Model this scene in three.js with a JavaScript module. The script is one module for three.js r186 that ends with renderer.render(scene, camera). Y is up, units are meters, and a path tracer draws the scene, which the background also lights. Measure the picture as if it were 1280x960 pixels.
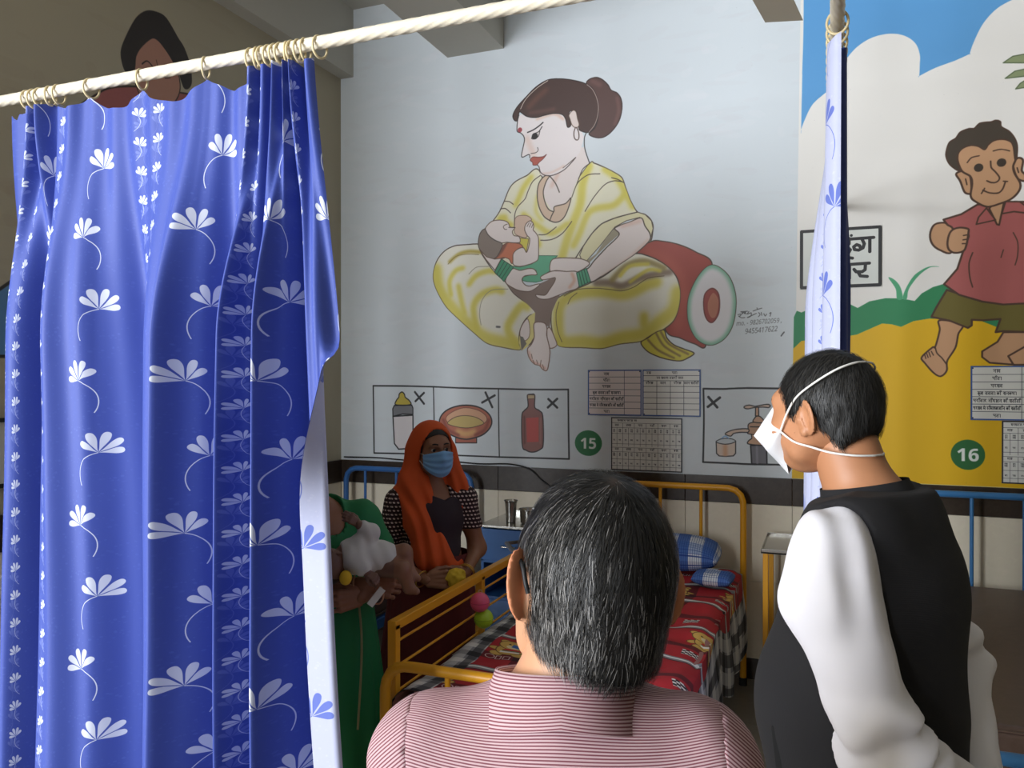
import * as THREE from 'three';
import { RoundedBoxGeometry } from 'three/addons/geometries/RoundedBoxGeometry.js';
import { mergeGeometries, mergeVertices, toCreasedNormals } from 'three/addons/utils/BufferGeometryUtils.js';
import { RectAreaLightUniformsLib } from 'three/addons/lights/RectAreaLightUniformsLib.js';

// ---------- camera, sky, light, exposure ----------
const scene = new THREE.Scene();
const camera = new THREE.PerspectiveCamera(51.28, 1280 / 960, 0.05, 60);
camera.position.set(0, 1.58, 4.4);
camera.rotation.order = 'YXZ';
camera.rotation.set(-0.005, 0.377, 0);
const renderer = new THREE.WebGLRenderer({ antialias: true });
renderer.toneMapping = THREE.LinearToneMapping;
renderer.toneMappingExposure = 1.0;
renderer.shadowMap.enabled = true;
RectAreaLightUniformsLib.init();
scene.background = new THREE.Color(0.80, 0.90, 1.0);      // overcast daylight outside the windows
const ROOM = { x0: -2.93, x1: 8.5, z0: 0, z1: 8.9, h: 3.95, xo: -7.0, zp: 3.2 };     // xo: outer left wall, zp: end of the short left wall
// daylight of the windows in the wall behind the camera, one light in each opening
const WINDOWS = [[-6.15, 1.15], [-4.85, 1.15], [-3.55, 1.15], [-2.05, 0.5]].map(([x, w]) => ({ x, z: ROOM.z1, w, y0: 1.0, y1: 3.45, nx: 0, nz: -1, k: 37 }));
for (const w of WINDOWS) {
  const l = new THREE.RectAreaLight(new THREE.Color(0.92, 0.97, 1.04), w.k, w.w - 0.1, w.y1 - w.y0 - 0.1);
  l.position.set(w.x - w.nx * 0.02, (w.y0 + w.y1) / 2, w.z - w.nz * 0.02);
  l.lookAt(w.x + w.nx, (w.y0 + w.y1) / 2, w.z + w.nz);
  l.name = 'window_daylight'; scene.add(l);
}

// ---------- helpers ----------
const V = (x, y, z) => new THREE.Vector3(x, y, z);
const RGB = (r, g, b) => new THREE.Color().setRGB(r / 255, g / 255, b / 255, THREE.SRGBColorSpace);
let seedState = 12345;
const rnd = () => { seedState = (seedState * 1664525 + 1013904223) >>> 0; return seedState / 4294967296; };
const rr = (a, b) => a + (b - a) * rnd();
const clamp = (x, a, b) => Math.min(b, Math.max(a, x));
const lerp = (a, b, t) => a + (b - a) * t;
const sstep = (a, b, x) => { const t = clamp((x - a) / (b - a), 0, 1); return t * t * (3 - 2 * t); };
// value noise, smooth, 3-D
const hash3 = (x, y, z) => { let h = Math.imul(x, 374761393) ^ Math.imul(y, 668265263) ^ Math.imul(z, 2147483647 - 1640531535); h = Math.imul(h ^ (h >>> 13), 1274126177); return ((h ^ (h >>> 16)) >>> 0) / 4294967296; };
function noise3(x, y, z) {
  const ix = Math.floor(x), iy = Math.floor(y), iz = Math.floor(z); let fx = x - ix, fy = y - iy, fz = z - iz;
  fx = fx * fx * (3 - 2 * fx); fy = fy * fy * (3 - 2 * fy); fz = fz * fz * (3 - 2 * fz);
  const c = (a, b, d) => hash3(ix + a, iy + b, iz + d);
  return lerp(lerp(lerp(c(0, 0, 0), c(1, 0, 0), fx), lerp(c(0, 1, 0), c(1, 1, 0), fx), fy), lerp(lerp(c(0, 0, 1), c(1, 0, 1), fx), lerp(c(0, 1, 1), c(1, 1, 1), fx), fy), fz) * 2 - 1;
}
const usedNames = new Map();
function numbered(name) { const n = usedNames.get(name) ?? 0; usedNames.set(name, n + 1); return n ? name + '_' + String(n).padStart(3, '0') : name; }
function thing(name, label, category, pos = [0, 0, 0], turn = 0, group) {
  const o = new THREE.Group(); o.name = numbered(name); o.position.set(...pos); o.rotation.y = turn;
  o.userData = { label, category }; if (group) o.userData.group = group;
  scene.add(o); return o;
}
function part(name, geo, mat, parent, label) {
  const m = new THREE.Mesh(geo, mat); m.name = name; m.castShadow = m.receiveShadow = true;
  if (label) m.userData.label = label;
  parent.add(m); return m;
}
function solo(name, geo, mat, label, category, group) {
  const m = part(numbered(name), geo, mat, scene); m.userData = { label, category }; if (group) m.userData.group = group; return m;
}
function struct(name, geo, mat) { const m = part(numbered(name), geo, mat, scene); m.userData.kind = 'structure'; return m; }
const clean = (g) => { let n = g.index ? g.toNonIndexed() : g; for (const k of Object.keys(n.attributes)) if (!['position', 'normal', 'uv'].includes(k)) n.deleteAttribute(k); return n; };
const join = (list) => mergeGeometries(list.map(clean));
function boxAt(x0, x1, y0, y1, z0, z1, r = 0) {
  const w = x1 - x0, h = y1 - y0, d = z1 - z0;
  const g = r > 0 ? new RoundedBoxGeometry(w, h, d, 2, Math.min(r, w / 2.01, h / 2.01, d / 2.01)) : new THREE.BoxGeometry(w, h, d);
  g.translate((x0 + x1) / 2, (y0 + y1) / 2, (z0 + z1) / 2); return g;
}
// uv in metres by the dominant axis of each face
function metreUV(g, scale = 1) {
  const n = g.index ? g.toNonIndexed() : g, p = n.attributes.position, nn = n.attributes.normal, uv = new Float32Array(p.count * 2);
  for (let i = 0; i < p.count; i++) {
    const ax = Math.abs(nn.getX(i)), ay = Math.abs(nn.getY(i)), az = Math.abs(nn.getZ(i));
    uv[2 * i] = (ax > ay && ax > az ? p.getZ(i) : p.getX(i)) / scale; uv[2 * i + 1] = (ay > ax && ay > az ? p.getZ(i) : p.getY(i)) / scale;
  }
  n.setAttribute('uv', new THREE.BufferAttribute(uv, 2)); return n;
}
const polyCurve = (pts, closed = false, tension = 0.5) => new THREE.CatmullRomCurve3(pts.map((p) => (p.isVector3 ? p : V(...p))), closed, 'catmullrom', tension);
const tube = (pts, r, seg = 24, rad = 8, closed = false) => new THREE.TubeGeometry(polyCurve(pts, closed), seg, r, rad, closed);
// straight tube with flat ends
function rod(a, b, r, rad = 12) {
  const A = V(...a), B = V(...b), g = new THREE.CylinderGeometry(r, r, A.distanceTo(B), rad, 1);
  g.applyQuaternion(new THREE.Quaternion().setFromUnitVectors(V(0, 1, 0), B.clone().sub(A).normalize())); g.translate(...A.add(B).multiplyScalar(0.5).toArray()); return g;
}
// tube bent through corners of radius R (points in order)
function bentTube(pts, R, r, rad = 12) {
  const path = new THREE.CurvePath(), P = pts.map((p) => V(...p)); let last = P[0].clone();
  for (let i = 1; i < P.length - 1; i++) {
    const a = P[i].clone().add(P[i - 1].clone().sub(P[i]).setLength(R)), b = P[i].clone().add(P[i + 1].clone().sub(P[i]).setLength(R));
    path.add(new THREE.LineCurve3(last, a)); path.add(new THREE.QuadraticBezierCurve3(a, P[i], b)); last = b;
  }
  path.add(new THREE.LineCurve3(last, P[P.length - 1]));
  return new THREE.TubeGeometry(path, (P.length - 1) * 26, r, rad, false);
}
function mat(color, roughness = 0.6, extra = {}) { return new THREE.MeshStandardMaterial({ color, roughness, side: THREE.DoubleSide, ...extra }); }
function canvasTex(w, h, draw, repeat) {
  const c = document.createElement('canvas'); c.width = w; c.height = h; const x = c.getContext('2d'); draw(x, w, h);
  const t = new THREE.CanvasTexture(c); t.colorSpace = THREE.SRGBColorSpace; t.magFilter = THREE.LinearFilter; t.anisotropy = 8;
  if (repeat) t.wrapS = t.wrapT = THREE.RepeatWrapping; return t;
}
function noiseTex(size, fn, repeat = true) {           // fn(i, j) -> 0..1, grey, linear
  const d = new Uint8Array(size * size * 4);
  for (let j = 0; j < size; j++) for (let i = 0; i < size; i++) { const v = clamp(fn(i, j), 0, 1) * 255, o = (j * size + i) * 4; d[o] = d[o + 1] = d[o + 2] = v; d[o + 3] = 255; }
  const t = new THREE.DataTexture(d, size, size); t.magFilter = THREE.LinearFilter; t.minFilter = THREE.LinearFilter; if (repeat) t.wrapS = t.wrapT = THREE.RepeatWrapping; t.needsUpdate = true; return t;
}
const tileNoise = (i, j, n, f, z) => { // periodic in n
  const x = i / n * f, y = j / n * f, a = noise3(x, y, z), b = noise3(x - f, y, z), c = noise3(x, y - f, z), d = noise3(x - f, y - f, z), u = i / n, v = j / n;
  return lerp(lerp(a, b, u), lerp(c, d, u), v);
};
const plasterBump = noiseTex(256, (i, j) => 0.5 + 0.25 * tileNoise(i, j, 256, 12, 1) + 0.2 * tileNoise(i, j, 256, 48, 5) + 0.1 * tileNoise(i, j, 256, 110, 9));
const weaveBump = noiseTex(64, (i, j) => 0.5 + 0.25 * Math.sin(i / 64 * Math.PI * 32) * 1 + 0.25 * Math.sin(j / 64 * Math.PI * 32));
const M = {
  yellow: mat(RGB(226, 158, 22), 0.38), blue: mat(RGB(52, 104, 168), 0.38), steel: mat(RGB(186, 184, 178), 0.26, { metalness: 1 }),
  white: mat(RGB(232, 230, 224), 0.5), black: mat(RGB(22, 22, 24), 0.6), rubber: mat(RGB(30, 28, 27), 0.8),
  frameBlue: mat(RGB(60, 122, 178), 0.36),
};
// surface from a grid of points: P(u, v) -> Vector3, UV(u, v) -> [s, t]
function sheet(nu, nv, P, UV, flip = false) {
  const pos = [], uv = [], idx = [];
  for (let j = 0; j <= nv; j++) for (let i = 0; i <= nu; i++) { const p = P(i / nu, j / nv, i, j); pos.push(p.x, p.y, p.z); const t = UV ? UV(i / nu, j / nv, i, j) : [i / nu, 1 - j / nv]; uv.push(t[0], t[1]); }
  for (let j = 0; j < nv; j++) for (let i = 0; i < nu; i++) { const a = j * (nu + 1) + i, b = a + 1, c = a + nu + 1, d = c + 1; if (flip) idx.push(a, b, c, b, d, c); else idx.push(a, c, b, b, c, d); }
  const g = new THREE.BufferGeometry(); g.setAttribute('position', new THREE.Float32BufferAttribute(pos, 3)); g.setAttribute('uv', new THREE.Float32BufferAttribute(uv, 2)); g.setIndex(idx); g.computeVertexNormals(); return g;
}

// ---------- the room ----------
const BAND0 = 0.926, BAND1 = 1.068, T = 0.18;
const wallPaint = mat(RGB(176, 166, 142), 0.62, { bumpMap: plasterBump, bumpScale: 0.0015 });
const ceilingPaint = mat(RGB(196, 192, 180), 0.8, { bumpMap: plasterBump, bumpScale: 0.001 });
const tileTone = (r, g, b, f, amp) => canvasTex(512, 512, (x, w, h) => {
  x.fillStyle = `rgb(${r},${g},${b})`; x.fillRect(0, 0, w, h);
  for (let k = 0; k < f; k++) { const s = rr(-amp, amp); x.fillStyle = `rgba(${r + s},${g + s},${b + s},0.25)`; x.beginPath(); x.ellipse(rnd() * w, rnd() * h, rr(3, 30), rr(2, 14), rnd() * 3, 0, 7); x.fill(); }
}, true);
const beigeTile = mat(0xffffff, 0.3, { map: tileTone(232, 222, 200, 500, 8) });
const darkTile = mat(0xffffff, 0.3, { map: tileTone(58, 48, 40, 900, 22) });
const groutMat = mat(RGB(112, 104, 92), 0.9);
const floorTileMats = [0, 1, 2].map((k) => mat(0xffffff, 0.28, { map: tileTone(134 + k * 5, 127 + k * 5, 115 + k * 4, 600, 12) }));

struct('floor', boxAt(ROOM.xo - T, ROOM.x1 + T, -0.2, -0.006, ROOM.z0 - T, ROOM.z1 + T), groutMat);
{
  const fl = scene.getObjectByName('floor'), S = 0.6; const geo = metreUV(boxAt(0.0015, S - 0.0015, -0.008, 0, 0.0015, S - 0.0015), 0.6);
  for (let i = 0; i * S < 6; i++) for (let j = 0; j * S < 6.4; j++) {
    const w = Math.min(S, ROOM.x1 - ROOM.x0 - i * S) / S, d = Math.min(S, ROOM.z1 - j * S) / S;
    const t = part('tile', geo, floorTileMats[(i * 7 + j * 5) % 3], fl); t.position.set(ROOM.x0 + i * S, 0, j * S); t.scale.set(w, 1, d);
  }
}
struct('ceiling', metreUV(boxAt(ROOM.xo - T, ROOM.x1 + T, ROOM.h, ROOM.h + 0.2, ROOM.z0 - T, ROOM.z1 + T)), ceilingPaint);
// walls around window openings
function wallWithHoles(name, axis, at, a0, a1, holes, out, m) {      // axis 'x': the wall runs along z at x = at
  const bits = [], put = (s0, s1, y0, y1) => { if (s1 - s0 < 1e-4 || y1 - y0 < 1e-4) return; bits.push(axis === 'x' ? boxAt(Math.min(at, at + out), Math.max(at, at + out), y0, y1, s0, s1) : boxAt(s0, s1, y0, y1, Math.min(at, at + out), Math.max(at, at + out))); };
  let s = a0;
  for (const [c, w, y0, y1] of holes) { put(s, c - w / 2, 0, ROOM.h); put(c - w / 2, c + w / 2, 0, y0); put(c - w / 2, c + w / 2, y1, ROOM.h); s = c + w / 2; }
  put(s, a1, 0, ROOM.h);
  return struct(name, metreUV(join(bits)), m);
}
const holesOf = (f) => WINDOWS.filter(f).map((w) => [w.nx ? w.z : w.x, w.w, w.y0, w.y1]);
const wallLeft = struct('wall_left', metreUV(boxAt(ROOM.x0 - T, ROOM.x0, 0, ROOM.h, ROOM.z0 - T, ROOM.zp)), wallPaint);
struct('wall_return', metreUV(boxAt(ROOM.xo - T, ROOM.x0 - T, 0, ROOM.h, ROOM.zp - T, ROOM.zp)), wallPaint);
struct('wall_far_left', metreUV(boxAt(ROOM.xo - T, ROOM.xo, 0, ROOM.h, ROOM.zp, ROOM.z1 + T)), wallPaint);
struct('wall_right', metreUV(boxAt(ROOM.x1, ROOM.x1 + T, 0, ROOM.h, ROOM.z0 - T, ROOM.z1 + T)), wallPaint);
wallWithHoles('wall_front', 'z', ROOM.z1, ROOM.xo, ROOM.x1, holesOf((w) => w.nz < 0), T, wallPaint);
const wallBack = struct('wall_back', metreUV(boxAt(ROOM.x0, ROOM.x1, 0, ROOM.h, -T, -0.001)), wallPaint);
// window frames with a mullion, transom, panes and sill
const frameMat = mat(RGB(230, 228, 222), 0.45), paneMat = new THREE.MeshPhysicalMaterial({ color: 0xffffff, roughness: 0.02, transmission: 1, thickness: 0, ior: 1.45, side: THREE.DoubleSide });
WINDOWS.forEach((w, i) => {
  const g = new THREE.Group(); g.name = 'window_' + (i + 1); g.userData.kind = 'structure'; g.position.set(w.x - w.nx * T * 0.75, 0, w.z - w.nz * T * 0.75); g.rotation.y = w.nx ? Math.PI / 2 : 0; scene.add(g);
  const h = w.w / 2, b = [];
  for (const s of [-h, h - 0.05, -0.025]) b.push(boxAt(s, s + 0.05, w.y0, w.y1, -0.025, 0.025, 0.004));
  for (const y of [w.y0, w.y1 - 0.05, w.y1 - 0.5]) b.push(boxAt(-h, h, y, y + 0.05, -0.024, 0.024, 0.004));
  part('window_frame', join(b), frameMat, g);
  for (const s of [-1, 1]) for (const [y0, y1] of [[w.y0 + 0.05, w.y1 - 0.5], [w.y1 - 0.45, w.y1 - 0.05]]) part('pane', boxAt(Math.min(s * 0.025, s * (h - 0.05)), Math.max(s * 0.025, s * (h - 0.05)), y0, y1, -0.002, 0.002), paneMat, g);
  part('window_sill', boxAt(-h - 0.03, h + 0.03, w.y0 - 0.03, w.y0, -T * 0.2, T * 0.85, 0.006), darkTile, g);
});
// beams under the ceiling
struct('trim_1', metreUV(boxAt(-2.165, -1.795, 3.545, ROOM.h, 0, ROOM.z1)), ceilingPaint);
struct('trim_2', metreUV(boxAt(ROOM.x0, -2.835, 3.52, ROOM.h, 0, ROOM.zp)), ceilingPaint);
struct('trim_3', metreUV(boxAt(2.0, 2.37, 3.545, ROOM.h, 0, ROOM.z1)), ceilingPaint);
// tiled dado: single tiles of beige, a dark band on top, a dark skirting
function dado(parent, axis, at, dir, a0, a1, off) {
  const W = 0.55, geoB = metreUV(boxAt(0.001, W - 0.001, 0.001, 0.407, 0, 0.012, 0.001), 0.5), geoD = metreUV(boxAt(0.001, W - 0.001, BAND0 + 0.001, BAND1, 0, 0.016, 0.002), 0.5), geoS = metreUV(boxAt(0.001, W - 0.001, 0, 0.11, 0, 0.014, 0.002), 0.5);
  for (let s = off; s < a1; s += W) {
    const lo = Math.max(s, a0), hi = Math.min(s + W, a1); if (hi - lo < 0.01) continue;
    const place = (o, y) => { o.scale.x = (hi - lo) / W; if (axis === 'z') { o.position.set(lo, y, at); if (dir < 0) { o.rotation.y = Math.PI; o.position.x = hi; } } else { o.rotation.y = dir > 0 ? Math.PI / 2 : -Math.PI / 2; o.position.set(at, y, dir > 0 ? hi : lo); } };
    place(part('tile', geoS, darkTile, parent), 0);
    place(part('tile', geoB, beigeTile, parent), 0.11); place(part('tile', geoB, beigeTile, parent), 0.518);
    place(part('band_tile', geoD, darkTile, parent), 0);
  }
}
dado(wallBack, 'z', 0, 1, ROOM.x0, 2.6, -2.925);
dado(wallLeft, 'x', ROOM.x0, 1, 0.02, ROOM.zp, 0.02);

// ---------- painted murals, outlines in millimetres on the wall ----------
const MURAL = [
  ["f","#f3efe8",0,0,0,[-128,4446,2046,4488,2060,963,922,1066,-177,1073,-159,1891]],
  ["f","#5fa2da",0,0,1,[-125,4215,-125,4215,-124,3482,-130,3155,-135,2875,-135,2875,-118,2922,-82,2994,-24,3044,3,3062,3,3062,25,3124,69,3193,130,3260,199,3296,275,3303,343,3283,393,3238,413,3180,413,3125,411,3074,411,3074,467,3099,516,3114,572,3129,628,3150,628,3150,643,3199,682,3283,737,3345,802,3379,889,3407,1088,3441,1301,3460,1299,3881,1299,3881]],
  ["f","#2f8a58",0,0,0,[-169,1906,-155,1938,-132,1929,-25,1975,72,1967,102,1962,135,1943,189,1975,262,1988,333,1984,393,1969,424,2005,472,2034,520,2048,581,2064,790,2112,1015,2063,1289,2104,1797,2008,2057,1897,2058,1563,1523,1704,888,1749,590,1861,459,1881,389,1870,333,1843,290,1857,247,1862,182,1832,131,1809,80,1801,-132,1782,-171,1742]],
  ["f","#e9b80f",0,0,0,[-172,1742,-132,1782,80,1801,131,1809,182,1832,247,1862,290,1857,333,1843,389,1870,459,1881,514,1878,595,1871,644,1873,668,1869,740,1835,772,1816,888,1768,1230,1816,1523,1704,2058,1563,2060,963,922,1066,760,1069,-177,1069]],
  ["f","#4fa878",0,0,1,[276,2090,304,2077,329,2041,340,1985,315,1982,308,2034]],
  ["f","#4fa878",0,0,1,[500,2132,458,2130,410,2092,368,2031,358,1981,340,1985,354,2032,389,2093,438,2129,472,2137]],
  ["f","#8f9a70","#5a6a48",5,0,[768,3087,807,3112,867,3116,957,3116,958,3064,868,3072]],
  ["f","#8f9a70","#5a6a48",5,0,[776,3012,815,3040,868,3046,958,3055,958,3011,868,3011]],
  ["f","#8f9a70","#5a6a48",5,0,[819,2956,838,2980,868,2997,958,3020,958,2968,868,2958]],
  ["f","#c99a72","#4d3426",8,1,[503,1871,503,1823,484,1743,471,1739,425,1692,438,1664,480,1612,509,1598,534,1626,536,1673,571,1737,583,1802,599,1848]],
  ["l","#4d3426",6,[484,1739,492,1710,513,1687,534,1654]],
  ["l","#4d3426",5,[467,1720,476,1701]],
  ["l","#4d3426",5,[456,1716,463,1694]],
  ["l","#4d3426",5,[446,1711,453,1690]],
  ["l","#4d3426",5,[438,1704,443,1685]],
  ["f","#c99a72","#4d3426",8,0,[772,1807,748,1762,684,1717,684,1690,716,1662,819,1652,958,1651,958,1732,856,1735,792,1693,811,1657,835,1616,927,1651,927,1804]],
  ["f","#6f6428","#4d3426",9,0,[533,2018,488,1935,467,1889,546,1868,624,1831,640,1843,640,1870,688,1866,760,1870,740,1808,772,1812,881,1805,957,1803,957,1955,856,1941,684,1956]],
  ["f","#b2605c","#4d3426",9,0,[662,2422,594,2381,518,2361,553,2305,622,2309,626,2272,602,2200,578,2118,521,2046,586,1992,684,1956,771,1939,856,1941,957,1955,979,2151,956,2367,854,2420,770,2427]],
  ["f","#c99a72","#4d3426",9,1,[520,2346,478,2338,460,2293,470,2245,504,2213,553,2201,561,2304,536,2334]],
  ["f","#c99a72","#4d3426",9,1,[553,2305,586,2317,622,2309,625,2291,614,2222,598,2200,561,2198,538,2222,538,2269]],
  ["l","#4d3426",6,[623,2280,604,2278]],
  ["l","#4d3426",6,[620,2259,602,2257]],
  ["l","#4d3426",6,[615,2238,599,2239]],
  ["l","#4d3426",6,[643,2193,628,2143,631,2078,643,2027]],
  ["l","#4d3426",5,[811,2278,829,2232,829,2168,819,2124]],
  ["l","#4d3426",5,[771,2199,761,2163]],
  ["f","#c99a72","#4d3426",8,0,[712,2399,744,2322,753,2318,773,2427,720,2411]],
  ["f","#b2605c","#4d3426",7,0,[700,2403,667,2361,658,2328,738,2343]],
  ["f","#b2605c","#4d3426",7,0,[779,2427,764,2371,814,2377,860,2367,877,2386,837,2422]],
  ["f","#c99a72","#4d3426",9,1,[631,2562,607,2586,583,2587,572,2574,589,2542,607,2489,625,2477,637,2486]],
  ["f","#c99a72","#4d3426",9,1,[810,2592,819,2621,836,2629,850,2614,845,2568,859,2547,859,2520,842,2522,825,2537]],
  ["f","#c99a72","#4d3426",9,1,[577,2656,595,2592,631,2562,640,2527,634,2466,655,2437,703,2409,755,2419,802,2438,834,2473,839,2509,816,2558,810,2592,824,2644,801,2720,743,2733,693,2698,643,2717,595,2702]],
  ["f","#453a2e","#4d3426",6,1,[586,2593,546,2624,528,2668,531,2702,543,2735,570,2752,588,2778,624,2791,648,2790,672,2812,719,2813,737,2818,757,2809,761,2785,795,2757,821,2711,827,2664,818,2621,810,2685,795,2712,755,2725,714,2713,693,2683,666,2701,631,2709,595,2695,575,2656]],
  ["l","#4d3426",6,[619,2628,637,2650,669,2656]],
  ["l","#4d3426",6,[728,2673,761,2677,795,2666]],
  ["d","#3c2f24",20,[667,2599]],
  ["d","#3c2f24",20,[762,2614]],
  ["l","#4d3426",7,[717,2625,720,2594,737,2572,754,2543,743,2524,720,2523,702,2533]],
  ["l","#4d3426",6,[679,2474,691,2495,692,2498]],
  ["l","#4d3426",7,[685,2489,714,2474,749,2471,767,2488,778,2521]],
  ["l","#4d3426",6,[770,2525,787,2522]],
  ["l","#4d3426",6,[612,2550,618,2522]],
  ["l","#4d3426",6,[826,2583,832,2560]],
  ["n","16","#2c6b38",[625,1219],[698,1222],[625,1292]],
  ["f","#a8483a","#4a3a2c",6,1,[-915,2345,-844,2342,-756,2317,-670,2273,-585,2206,-627,2034,-616,1771,-680,1777,-756,1809,-832,1849,-887,2044,-994,2281]],
  ["s","#bd5c4a",60,40,[-932,2289,-821,2228,-745,2114,-740,1983,-777,1864]],
  ["f","#e9e6e8","#4a3a2c",6,1,[-580,2198,-533,2174,-491,2124,-465,2049,-460,1974,-475,1878,-511,1810,-564,1773,-616,1771,-670,1808,-707,1884,-716,1961,-707,2037,-670,2122,-622,2182]],
  ["s","#7fbb9c",40,16,[-580,2198,-533,2174,-491,2124,-465,2049,-460,1974,-475,1878,-511,1810,-564,1773,-616,1771,-670,1808,-707,1884,-716,1961,-707,2037,-670,2122,-622,2182,-580,2198]],
  ["f","#a4483c","#74362c",6,1,[-585,2073,-553,2047,-545,1987,-553,1929,-585,1889,-616,1914,-629,1980,-622,2044]],
  ["f","#c07a5e",0,0,1,[-580,2048,-555,2020,-551,1977,-564,1924,-585,1914,-604,1946,-606,2000]],
  ["f","#dccf4f","#4a3a2c",6,1,[-843,1855,-827,1811,-788,1772,-734,1749,-680,1726,-712,1700,-755,1684,-832,1695,-898,1718,-943,1746,-971,1789,-932,1813,-887,1845]],
  ["s","#8d7440",14,5,[-887,1839,-843,1767,-756,1711]],
  ["s","#8d7440",14,5,[-932,1802,-876,1745,-788,1700]],
  ["s","#8d7440",14,5,[-860,1844,-816,1778,-712,1721]],
  ["f","#f2efdf","#4a3a2c",6,1,[-1462,1788,-1487,1847,-1499,1928,-1487,2009,-1456,2054,-1384,2086,-1276,2127,-1183,2168,-1090,2231,-1011,2282,-932,2267,-843,2218,-778,2149,-756,2071,-761,1984,-788,1908,-843,1860,-887,1845,-932,1818,-976,1794,-1090,1782,-1194,1759,-1312,1765,-1420,1770]],
  ["s","#dccf4f",80,26,[-1444,1788,-1456,1927,-1432,2030,-1312,2077,-1183,2078,-1056,2061,-932,2112,-887,2121]],
  ["s","#dccf4f",95,30,[-1468,1788,-1312,1797,-1194,1784,-1079,1816,-954,1835,-865,1900,-788,1963,-767,2061]],
  ["s","#dccf4f",60,26,[-954,1891,-954,1935]],
  ["s","#8b7560",48,16,[-1229,2131,-1148,2127,-1079,2107,-977,2147,-887,2165,-810,2172]],
  ["s","#a08c4e",40,14,[-1136,2143,-1056,2218,-954,2240,-843,2196]],
  ["s","#dccf4f",26,9,[-1090,2164,-1033,2217,-932,2222]],
  ["s","#dccf4f",24,9,[-1033,2127,-932,2189,-865,2180]],
  ["l","#6b5836",4,[-1420,2064,-1336,2098,-1229,2100,-1148,2090,-1079,2080,-1011,2098,-932,2143,-843,2152]],
  ["l","#6b5836",4,[-1396,2017,-1378,2051,-1342,2078]],
  ["l","#6b5836",4,[-1432,1799,-1459,1869,-1468,1962,-1450,2031]],
  ["f","#f0ecdc","#4a3a2c",6,1,[-1957,2395,-2041,2398,-2117,2396,-2183,2370,-2234,2318,-2260,2250,-2260,2186,-2229,2111,-2173,2026,-2092,1951,-1992,1867,-1903,1800,-1806,1775,-1692,1758,-1699,1798,-1692,1869,-1668,1921,-1635,1955,-1596,1976,-1645,2026,-1730,2091,-1787,2164,-1854,2221,-1903,2286,-1947,2352]],
  ["s","#dccf4f",95,30,[-2244,2259,-2224,2138,-2142,2025,-2022,1912,-1903,1829,-1711,1790]],
  ["s","#b7a13a",26,12,[-2152,2300,-2092,2342,-2022,2356,-1942,2347]],
  ["s","#dccf4f",36,16,[-2142,2098,-2152,2181,-2112,2243,-2061,2259]],
  ["s","#dccf4f",40,16,[-2022,2157,-1972,2209,-1893,2232,-1854,2226]],
  ["s","#dccf4f",50,20,[-1972,1893,-1992,2020,-1942,2090,-1855,2118,-1806,2107]],
  ["s","#dccf4f",60,22,[-1711,1781,-1768,1879,-1739,1950,-1682,2019,-1645,2008]],
  ["s","#dccf4f",40,18,[-2092,2151,-2072,2059,-2052,1986]],
  ["l","#8d7a3c",4,[-2162,2287,-2112,2329,-2041,2341,-1957,2334]],
  ["l","#a39a80",4,[-2022,2220,-1972,2258,-1893,2259]],
  ["l","#a39a80",4,[-1942,1910,-1952,1983,-1933,2063,-1874,2115,-1768,2119]],
  ["s","#4a4a48",14,3,[-1840,1897,-1821,1895]],
  ["f","#8a7468",0,0,0,[-1787,2164,-1682,2107,-1616,2100,-1570,2141,-1478,2176,-1444,2071,-1469,2029,-1496,1969,-1507,1882,-1542,1909,-1598,1915,-1607,1955,-1596,1976,-1645,2026,-1730,2091]],
  ["f","#efe2dd","#7b5a48",5,1,[-1524,1865,-1505,1882,-1478,1829,-1464,1781,-1510,1769]],
  ["f","#e6d98a","#4a3a2c",6,1,[-1616,1959,-1600,1911,-1602,1849,-1621,1797,-1654,1780,-1630,1823,-1621,1885,-1635,1947]],
  ["f","#e6d98a",0,0,0,[-1596,1976,-1635,1955,-1692,1869,-1699,1798,-1682,1752,-1644,1775,-1602,1832,-1600,1911]],
  ["f","#efe2dd","#7b5a48",4,1,[-1645,1938,-1630,1885,-1635,1832,-1663,1811,-1692,1842,-1682,1895]],
  ["f","#7c756a",0,0,0,[-1692,1838,-1673,1833,-1650,1793,-1682,1752]],
  ["f","#efe2dd","#7b5a48",6,1,[-1602,1911,-1542,1913,-1524,1882,-1525,1839,-1510,1778,-1505,1734,-1516,1656,-1528,1634,-1551,1643,-1570,1665,-1602,1674,-1635,1714,-1644,1762,-1621,1788,-1602,1832]],
  ["s","#e2b8a8",16,8,[-1635,1744,-1616,1692,-1570,1669,-1533,1647]],
  ["l","#7b5a48",4,[-1614,1705,-1620,1731]],
  ["l","#7b5a48",4,[-1600,1674,-1611,1696]],
  ["l","#7b5a48",4,[-1581,1674,-1588,1696]],
  ["l","#7b5a48",4,[-1565,1660,-1560,1695]],
  ["l","#7b5a48",4,[-1542,1643,-1551,1669]],
  ["f","#f0ebcf","#4a3a2c",6,1,[-1575,2805,-1651,2778,-1720,2750,-1759,2712,-1794,2636,-1824,2578,-1865,2528,-1931,2460,-1890,2345,-1749,2226,-1573,2181,-1363,2180,-1303,2257,-1206,2349,-1125,2432,-1000,2484,-926,2345,-904,2417,-913,2460,-948,2497,-991,2514,-1031,2582,-1058,2654,-1080,2713,-1125,2748,-1188,2785,-1239,2810,-1266,2813,-1364,2708,-1496,2630]],
  ["s","#dccf4f",60,20,[-1271,2797,-1308,2703,-1322,2588,-1364,2484,-1401,2388,-1439,2265]],
  ["s","#dccf4f",46,20,[-1054,2628,-1125,2564,-1225,2554,-1280,2523,-1326,2419,-1363,2350]],
  ["s","#dccf4f",46,20,[-1179,2771,-1107,2711,-1054,2619,-1018,2546]],
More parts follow.
